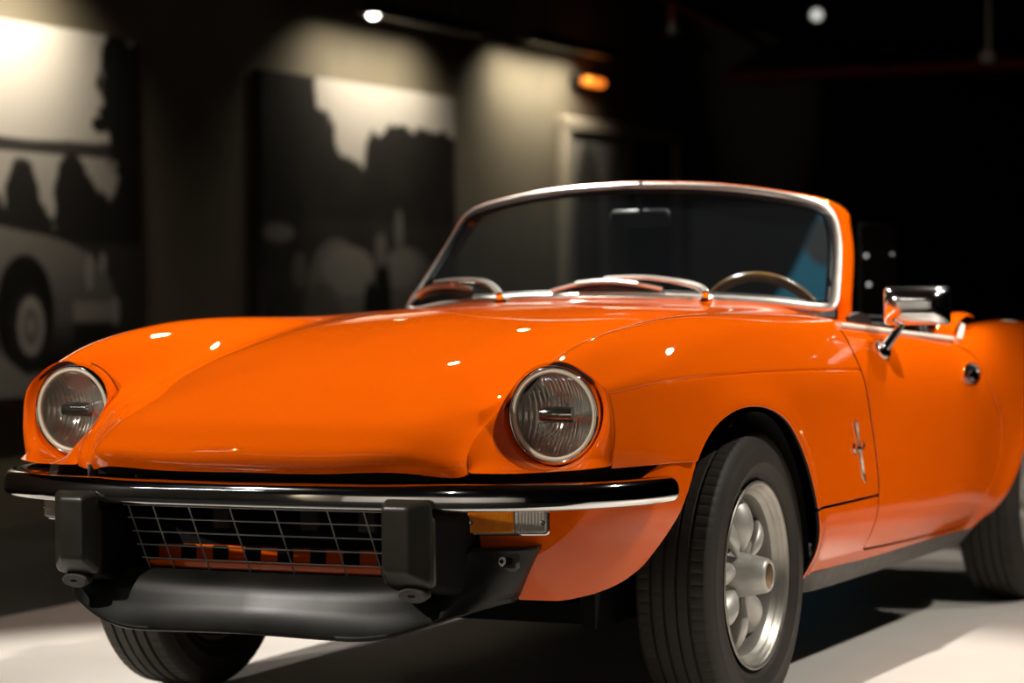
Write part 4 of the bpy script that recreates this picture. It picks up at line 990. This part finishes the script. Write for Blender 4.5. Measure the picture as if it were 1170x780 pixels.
# ---- ceiling spots lighting the car
for i, (x, y, z, ax, ay, az, wt, cone, rad, col, lab) in enumerate(SPOTS):
    d = Vector((ax - x, ay - y, az - z)).normalized()
    t = empty('ceiling_spotlight', (x, y, CZ), 'black ceiling spotlight hung ' + lab, 'spotlight', 'ceiling spotlights aimed at the car')
    p = np.array((x, y, z)); dd = np.array(d)
    b = MB(); b.add(*lathe([(-.16, .0), (-.16, .05), (.02, .055), (.02, .045), (.0, .045)], 24, dd, p)); b.build('lamp_can', M['lamp_black'], t)
    b = MB(); b.add(*tube([p - dd * .08, (x, y, CZ)], .012, 8, up=(1, .1, 0))); b.build('stem', M['lamp_black'], t)
    L = bpy.data.lights.new('spot', 'SPOT'); L.energy = wt; L.spot_size = math.radians(cone); L.spot_blend = .5; L.shadow_soft_size = rad; L.color = col
    o = bpy.data.objects.new('spot_beam', L); COL.objects.link(o); adopt(o, t); o.location = p + dd * .03; o.rotation_euler = d.to_track_quat('-Z', 'Y').to_euler()
# ------------------------------------------------------------------ ceiling services and far things in the dark half of the hall
M['orange_on'] = mat('orange lamp glow', (1, .4, .05), .5, emit=(1, .21, .02), es=1.5)
M['green_on'] = mat('lit sign face', (.5, 1, .8), .5, emit=(.45, 1, .72), es=2.2)
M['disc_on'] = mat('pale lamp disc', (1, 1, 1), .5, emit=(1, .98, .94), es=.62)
# sprinkler pipes under the ceiling
b = MB(); pa = [(-5.6, 13.4, 2.52), (-5.0, 13.63, 2.53), (-2.2, 14.55, 2.60), (.6, 15.5, 2.66)]
b.add(*tube(curve(pa, 20), .055, 14)); pipe = tag(b.build('sprinkler_pipe', M['red_pipe']), 'dim red pipe running level across the dark ceiling behind the windscreen', 'pipe')
b = MB(); b.add(*tube([(-1.2, 14.9, 2.63), (-1.2, 14.9, CZ)], .02, 8, up=(1, 0, 0))); b.build('pipe_hanger', M['lamp_black'], pipe)
b = MB(); b.add(*tube(curve([(-2.62, 7.2, 2.50), (-3.2, 9.6, 2.60), (-3.8, 12.2, 2.70), (-4.1, 13.6, 2.72)], 20), .035, 12)); p2 = tag(b.build('sprinkler_pipe', M['red_pipe']), 'thin dark red pipe slanting down from the top of the photo', 'pipe')
b = MB(); b.add(*tube([(-3.05, 9.0, 2.575), (-3.05, 9.0, 2.42)], .022, 10, up=(1, 0, 0))); br = b.build('pipe_branch', M['red_pipe'], p2)
b = MB(); b.add(*lathe([(0, .03), (.05, .03), (.07, .05), (.075, 0)], 16, (0, 0, -1), (-3.05, 9.0, 2.43))); b.build('sprinkler_head', M['alloy'], br)
# orange warning lamp on the wall
t = empty('warning_lamp', (WX + .06, 10.96, 2.29), 'glowing orange lamp on the wall above the pale framed photo', 'lamp')
b = MB(); b.add(*box((WX + .03, 10.96, 2.29), (.06, .38, .09), .01)); b.build('lamp_base', M['lamp_black'], t)
b = MB(); b.add(*box((WX + .09, 10.96, 2.29), (.07, .30, .055), .02)); b.build('lamp_lens', M['orange_on'], t)
# round pale lamp hanging from the ceiling
c = np.array((-2.085, 8.722, 2.391)); dv = np.array((.33, -.94, -.05)); dv /= np.linalg.norm(dv)
t = empty('round_lamp', tuple(c), 'round pale lamp glowing under the dark ceiling, upper right', 'lamp')
b = MB(); b.add(*lathe([(-.16, 0), (-.16, .05), (.0, .052), (.0, .034), (-.01, .034)], 24, dv, c)); b.add(*tube([c - dv * .08, (c[0], c[1], CZ)], .012, 8, up=(1, .1, 0))); b.build('lamp_can', M['lamp_black'], t)
b = MB(); b.add(*lathe([(-.008, .034), (-.004, .025), (-.002, 0)], 24, dv, c)); b.build('lamp_face', M['disc_on'], t)
# exit sign at the right edge
c = np.array((-1.06, 10.28, 1.86)); t = empty('exit_sign', tuple(c), 'small glowing green sign hanging in the dark at the right edge', 'sign')
ax = np.array((_r.x, _r.y, 0)); rz = math.atan2(ax[1], ax[0])
b = MB(); b.add(*box(c, (.40, .05, .20), .008, rz=rz)); b.add(*tube([c + [0, 0, .1], (c[0], c[1], CZ)], .01, 8, up=(1, 0, 0))); b.build('sign_box', M['lamp_black'], t)
b = MB(); b.add(*box(c + np.array((math.sin(rz), -math.cos(rz), 0)) * .026, (.37, .012, .135), .02, rz=rz)); b.build('sign_face', M['green_on'], t)
# small sensor under the ceiling
c = np.array((-1.48, 10.113, 2.268)); b = MB(); b.add(*lathe([(0, .05), (.03, .055), (.06, .04), (.075, 0)], 20, (0, 0, -1), c)); b.add(*tube([c, (c[0], c[1], CZ)], .012, 8, up=(1, 0, 0)))
tag(b.build('smoke_detector', M['alloy']), 'small grey ceiling sensor above the long red pipe', 'sensor')
# dark display board standing behind the cockpit, seen through the right part of the windscreen
def pic_blue(u, z):
    n = fbm(u * 8, z * 8, 21); t = np.full(u.shape, .0025) + .002 * n; rgb = np.stack([t, t * 1.05, t * 1.15], -1)
    car = np.maximum.reduce([np.minimum((u - .40) - (1.26 - z) * -.0 - np.clip(1.26 - z, -1, 1) * -.0, u - (.60 - .62 * (1.28 - z)))])
    m = np.minimum(u - (.63 - .48 * (1.27 - z) - .25 * np.clip(.95 - z, 0, 1)), 1.265 - z)
    w = np.clip(m / .02 + .5, 0, 1)[..., None]; blue = np.stack([.07 + .03 * n, .42 + .08 * n, .68 + .08 * n], -1); rgb = rgb * (1 - w) + blue * w
    g = np.clip((np.minimum(ell(u, z, .66, 1.09, .13, .12), .12) + .03) / .12 + .3, 0, 1)[..., None] * w; rgb = rgb * (1 - g) + np.array((.16, .17, .17)) * g
    for k, uu in enumerate((.40, .45, .50, .58, .62)):
        d = np.clip((.010 - np.sqrt((u - uu) ** 2 + (z - .80) ** 2)) / .006 + .5, 0, 1)[..., None]; rgb = rgb * (1 - d) + .9 * d
    return rgb
bm = mat('printed board', (.5, .5, .5), .5, spec=.3); Nn_, Ln_, bb = nodes(bm); at = Nn_.new('ShaderNodeVertexColor'); at.layer_name = 'print'; Ln_.new(at.outputs[0], bb.inputs['Base Color'])
A_ = np.array((-1.985, 6.535, 0)); B_2 = np.array((-1.352, 6.826, 0)); L_ = np.linalg.norm(B_2 - A_); ux = (B_2 - A_) / L_; fx = np.array((ux[1], -ux[0], 0))
t = empty('display_board', tuple((A_ + B_2) / 2 + [0, 0, FZ]), 'dark standing display board with a light blue car, seen through the windscreen', 'display board')
nu, nz = 90, 150; uu, zz = np.meshgrid(np.linspace(0, L_, nu), np.linspace(.30, 1.265, nz), indexing='ij')
P = A_ + uu[..., None] * ux + fx * .025; P[..., 2] = zz
F = grid_faces(nu, nz); o = obj('board_print', P.reshape(-1, 3), F, bm, t, smooth=False)
ca = o.data.color_attributes.new('print', 'FLOAT_COLOR', 'POINT'); rgb = np.clip(pic_blue(uu, zz), 0, 1).reshape(-1, 3); ca.data.foreach_set('color', np.concatenate([rgb, np.ones((len(rgb), 1))], 1).reshape(-1).astype(np.float32))
m_ = (A_ + B_2) / 2; rzb = math.atan2(ux[1], ux[0])
b = MB(); b.add(*box(m_ + [0, 0, .783], (L_ + .004, .04, .972), .004, rz=rzb)); b.build('board_back', M['lamp_black'], t)
for k in (.2, .8):
    q = A_ + ux * L_ * k; b = MB(); b.add(*box((q[0], q[1], (.30 + FZ) / 2), (.04, .04, .30 - FZ), .004, rz=rzb)); b.build('board_post', M['lamp_black'], t)
    b = MB(); b.add(*box((q[0], q[1], FZ + .012), (.06, .40, .024), .004, rz=rzb)); b.build('board_foot', M['lamp_black'], t)
# added unseen spotlight that brightens the board print
c = np.array((-.9, 5.0, 2.6)); aim = np.array((m_[0] + .1, m_[1], 1.05)); dv = (aim - c) / np.linalg.norm(aim - c)
t = empty('ceiling_spotlight', (c[0], c[1], CZ), 'added black ceiling spotlight brightening the dark display board behind the car', 'spotlight', 'added ceiling spotlights')
b = MB(); b.add(*lathe([(-.12, 0), (-.12, .035), (.02, .04), (.02, .033), (0, .033)], 20, dv, c)); b.add(*tube([c - dv * .06, (c[0], c[1], CZ)], .012, 8, up=(1, .1, 0))); b.build('lamp_can', M['lamp_black'], t)
L = bpy.data.lights.new('spot', 'SPOT'); L.energy = 75; L.spot_size = math.radians(30); L.spot_blend = .6; L.shadow_soft_size = .02; L.color = NEUT
o = bpy.data.objects.new('spot_beam', L); COL.objects.link(o); adopt(o, t); o.location = c + dv * .03; o.rotation_euler = Vector(dv).to_track_quat('-Z', 'Y').to_euler()
# added dark post with glowing dots in place of glints, right of the windscreen
c = np.array((-.185, 3.66, 0)); t = empty('glint_post', (c[0], c[1], 0), 'added dark post with three tiny glowing dots for glints, right of the windscreen', 'lamp')
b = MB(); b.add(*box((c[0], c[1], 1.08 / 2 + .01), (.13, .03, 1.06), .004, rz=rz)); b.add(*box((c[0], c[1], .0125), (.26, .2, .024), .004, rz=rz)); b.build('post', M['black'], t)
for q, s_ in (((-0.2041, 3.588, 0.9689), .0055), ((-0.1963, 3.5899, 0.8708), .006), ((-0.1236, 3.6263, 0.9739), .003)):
    b = MB(); b.add(*lathe([(-.02, s_), (0, s_), (.004, s_ * .6), (.005, 0)], 14, (.39, -.92, 0), q)); b.build('glint_dot', M['disc_on'], t)

# added unseen spotlights: one brightens the pipe, three light the front wall for reflections
for x, y, z, ax_, ay_, az_, wt, lab in ((1.0, 14.75, 2.50, -1.6, 14.72, 2.64, 10, 'added black ceiling spotlight brightening the long red pipe'),
                                 (-3.5, -9.5, 2.70, -4.0, -14.0, 1.0, 800, 'added black ceiling spotlight washing the wall ahead for reflections, far side'),
                                 (.5, -9.5, 2.70, .5, -14.0, 1.0, 800, 'added black ceiling spotlight washing the wall straight ahead for reflections'),
                                 (5.0, -9.5, 2.70, 5.5, -14.0, 1.0, 800, 'added black ceiling spotlight washing the wall ahead for reflections, near side')):
    c = np.array((x, y, z)); dv = np.array((ax_ - x, ay_ - y, az_ - z)); dv /= np.linalg.norm(dv)
    t = empty('ceiling_spotlight', (x, y, CZ), lab, 'spotlight', 'added ceiling spotlights')
    b = MB(); b.add(*lathe([(-.12, 0), (-.12, .035), (.02, .04), (.02, .033), (0, .033)], 20, dv, c)); b.add(*tube([c - dv * .06, (x, y, CZ)], .012, 8, up=(1, .1, 0))); b.build('lamp_can', M['lamp_black'], t)
    L = bpy.data.lights.new('spot', 'SPOT'); L.energy = wt; L.spot_size = math.radians(105 if y < 0 else 34); L.spot_blend = .7; L.shadow_soft_size = .03; L.color = NEUT
    o = bpy.data.objects.new('spot_beam', L); COL.objects.link(o); adopt(o, t); o.location = c + dv * .03; o.rotation_euler = Vector(dv).to_track_quat('-Z', 'Y').to_euler()

# linear lamp under the ceiling ahead of the car: the long streak mirrored in the hood lip and the bumper
t = empty('linear_lamp', (-3.3, -4.7, 2.66), 'long white linear lamp hung across the hall ahead of the car', 'lamp')
b = MB(); b.add(*box((-3.3, -4.7, 2.70), (1.9, .09, .06), .008)); b.build('lamp_body', M['lamp_black'], t)
for x in (-4.0, -2.6):
    b = MB(); b.add(*tube([(x, -4.7, 2.72), (x, -4.7, CZ)], .008, 8, up=(1, 0, 0))); b.build('hanger', M['lamp_black'], t)
M['tube_on'] = mat('lit tube', (1, 1, 1), .5, emit=(.92, .90, 1.0), es=26)
b = MB(); b.add(*box((-3.3, -4.7, 2.66), (1.84, .06, .03), .01)); b.build('lamp_tube', M['tube_on'], t)
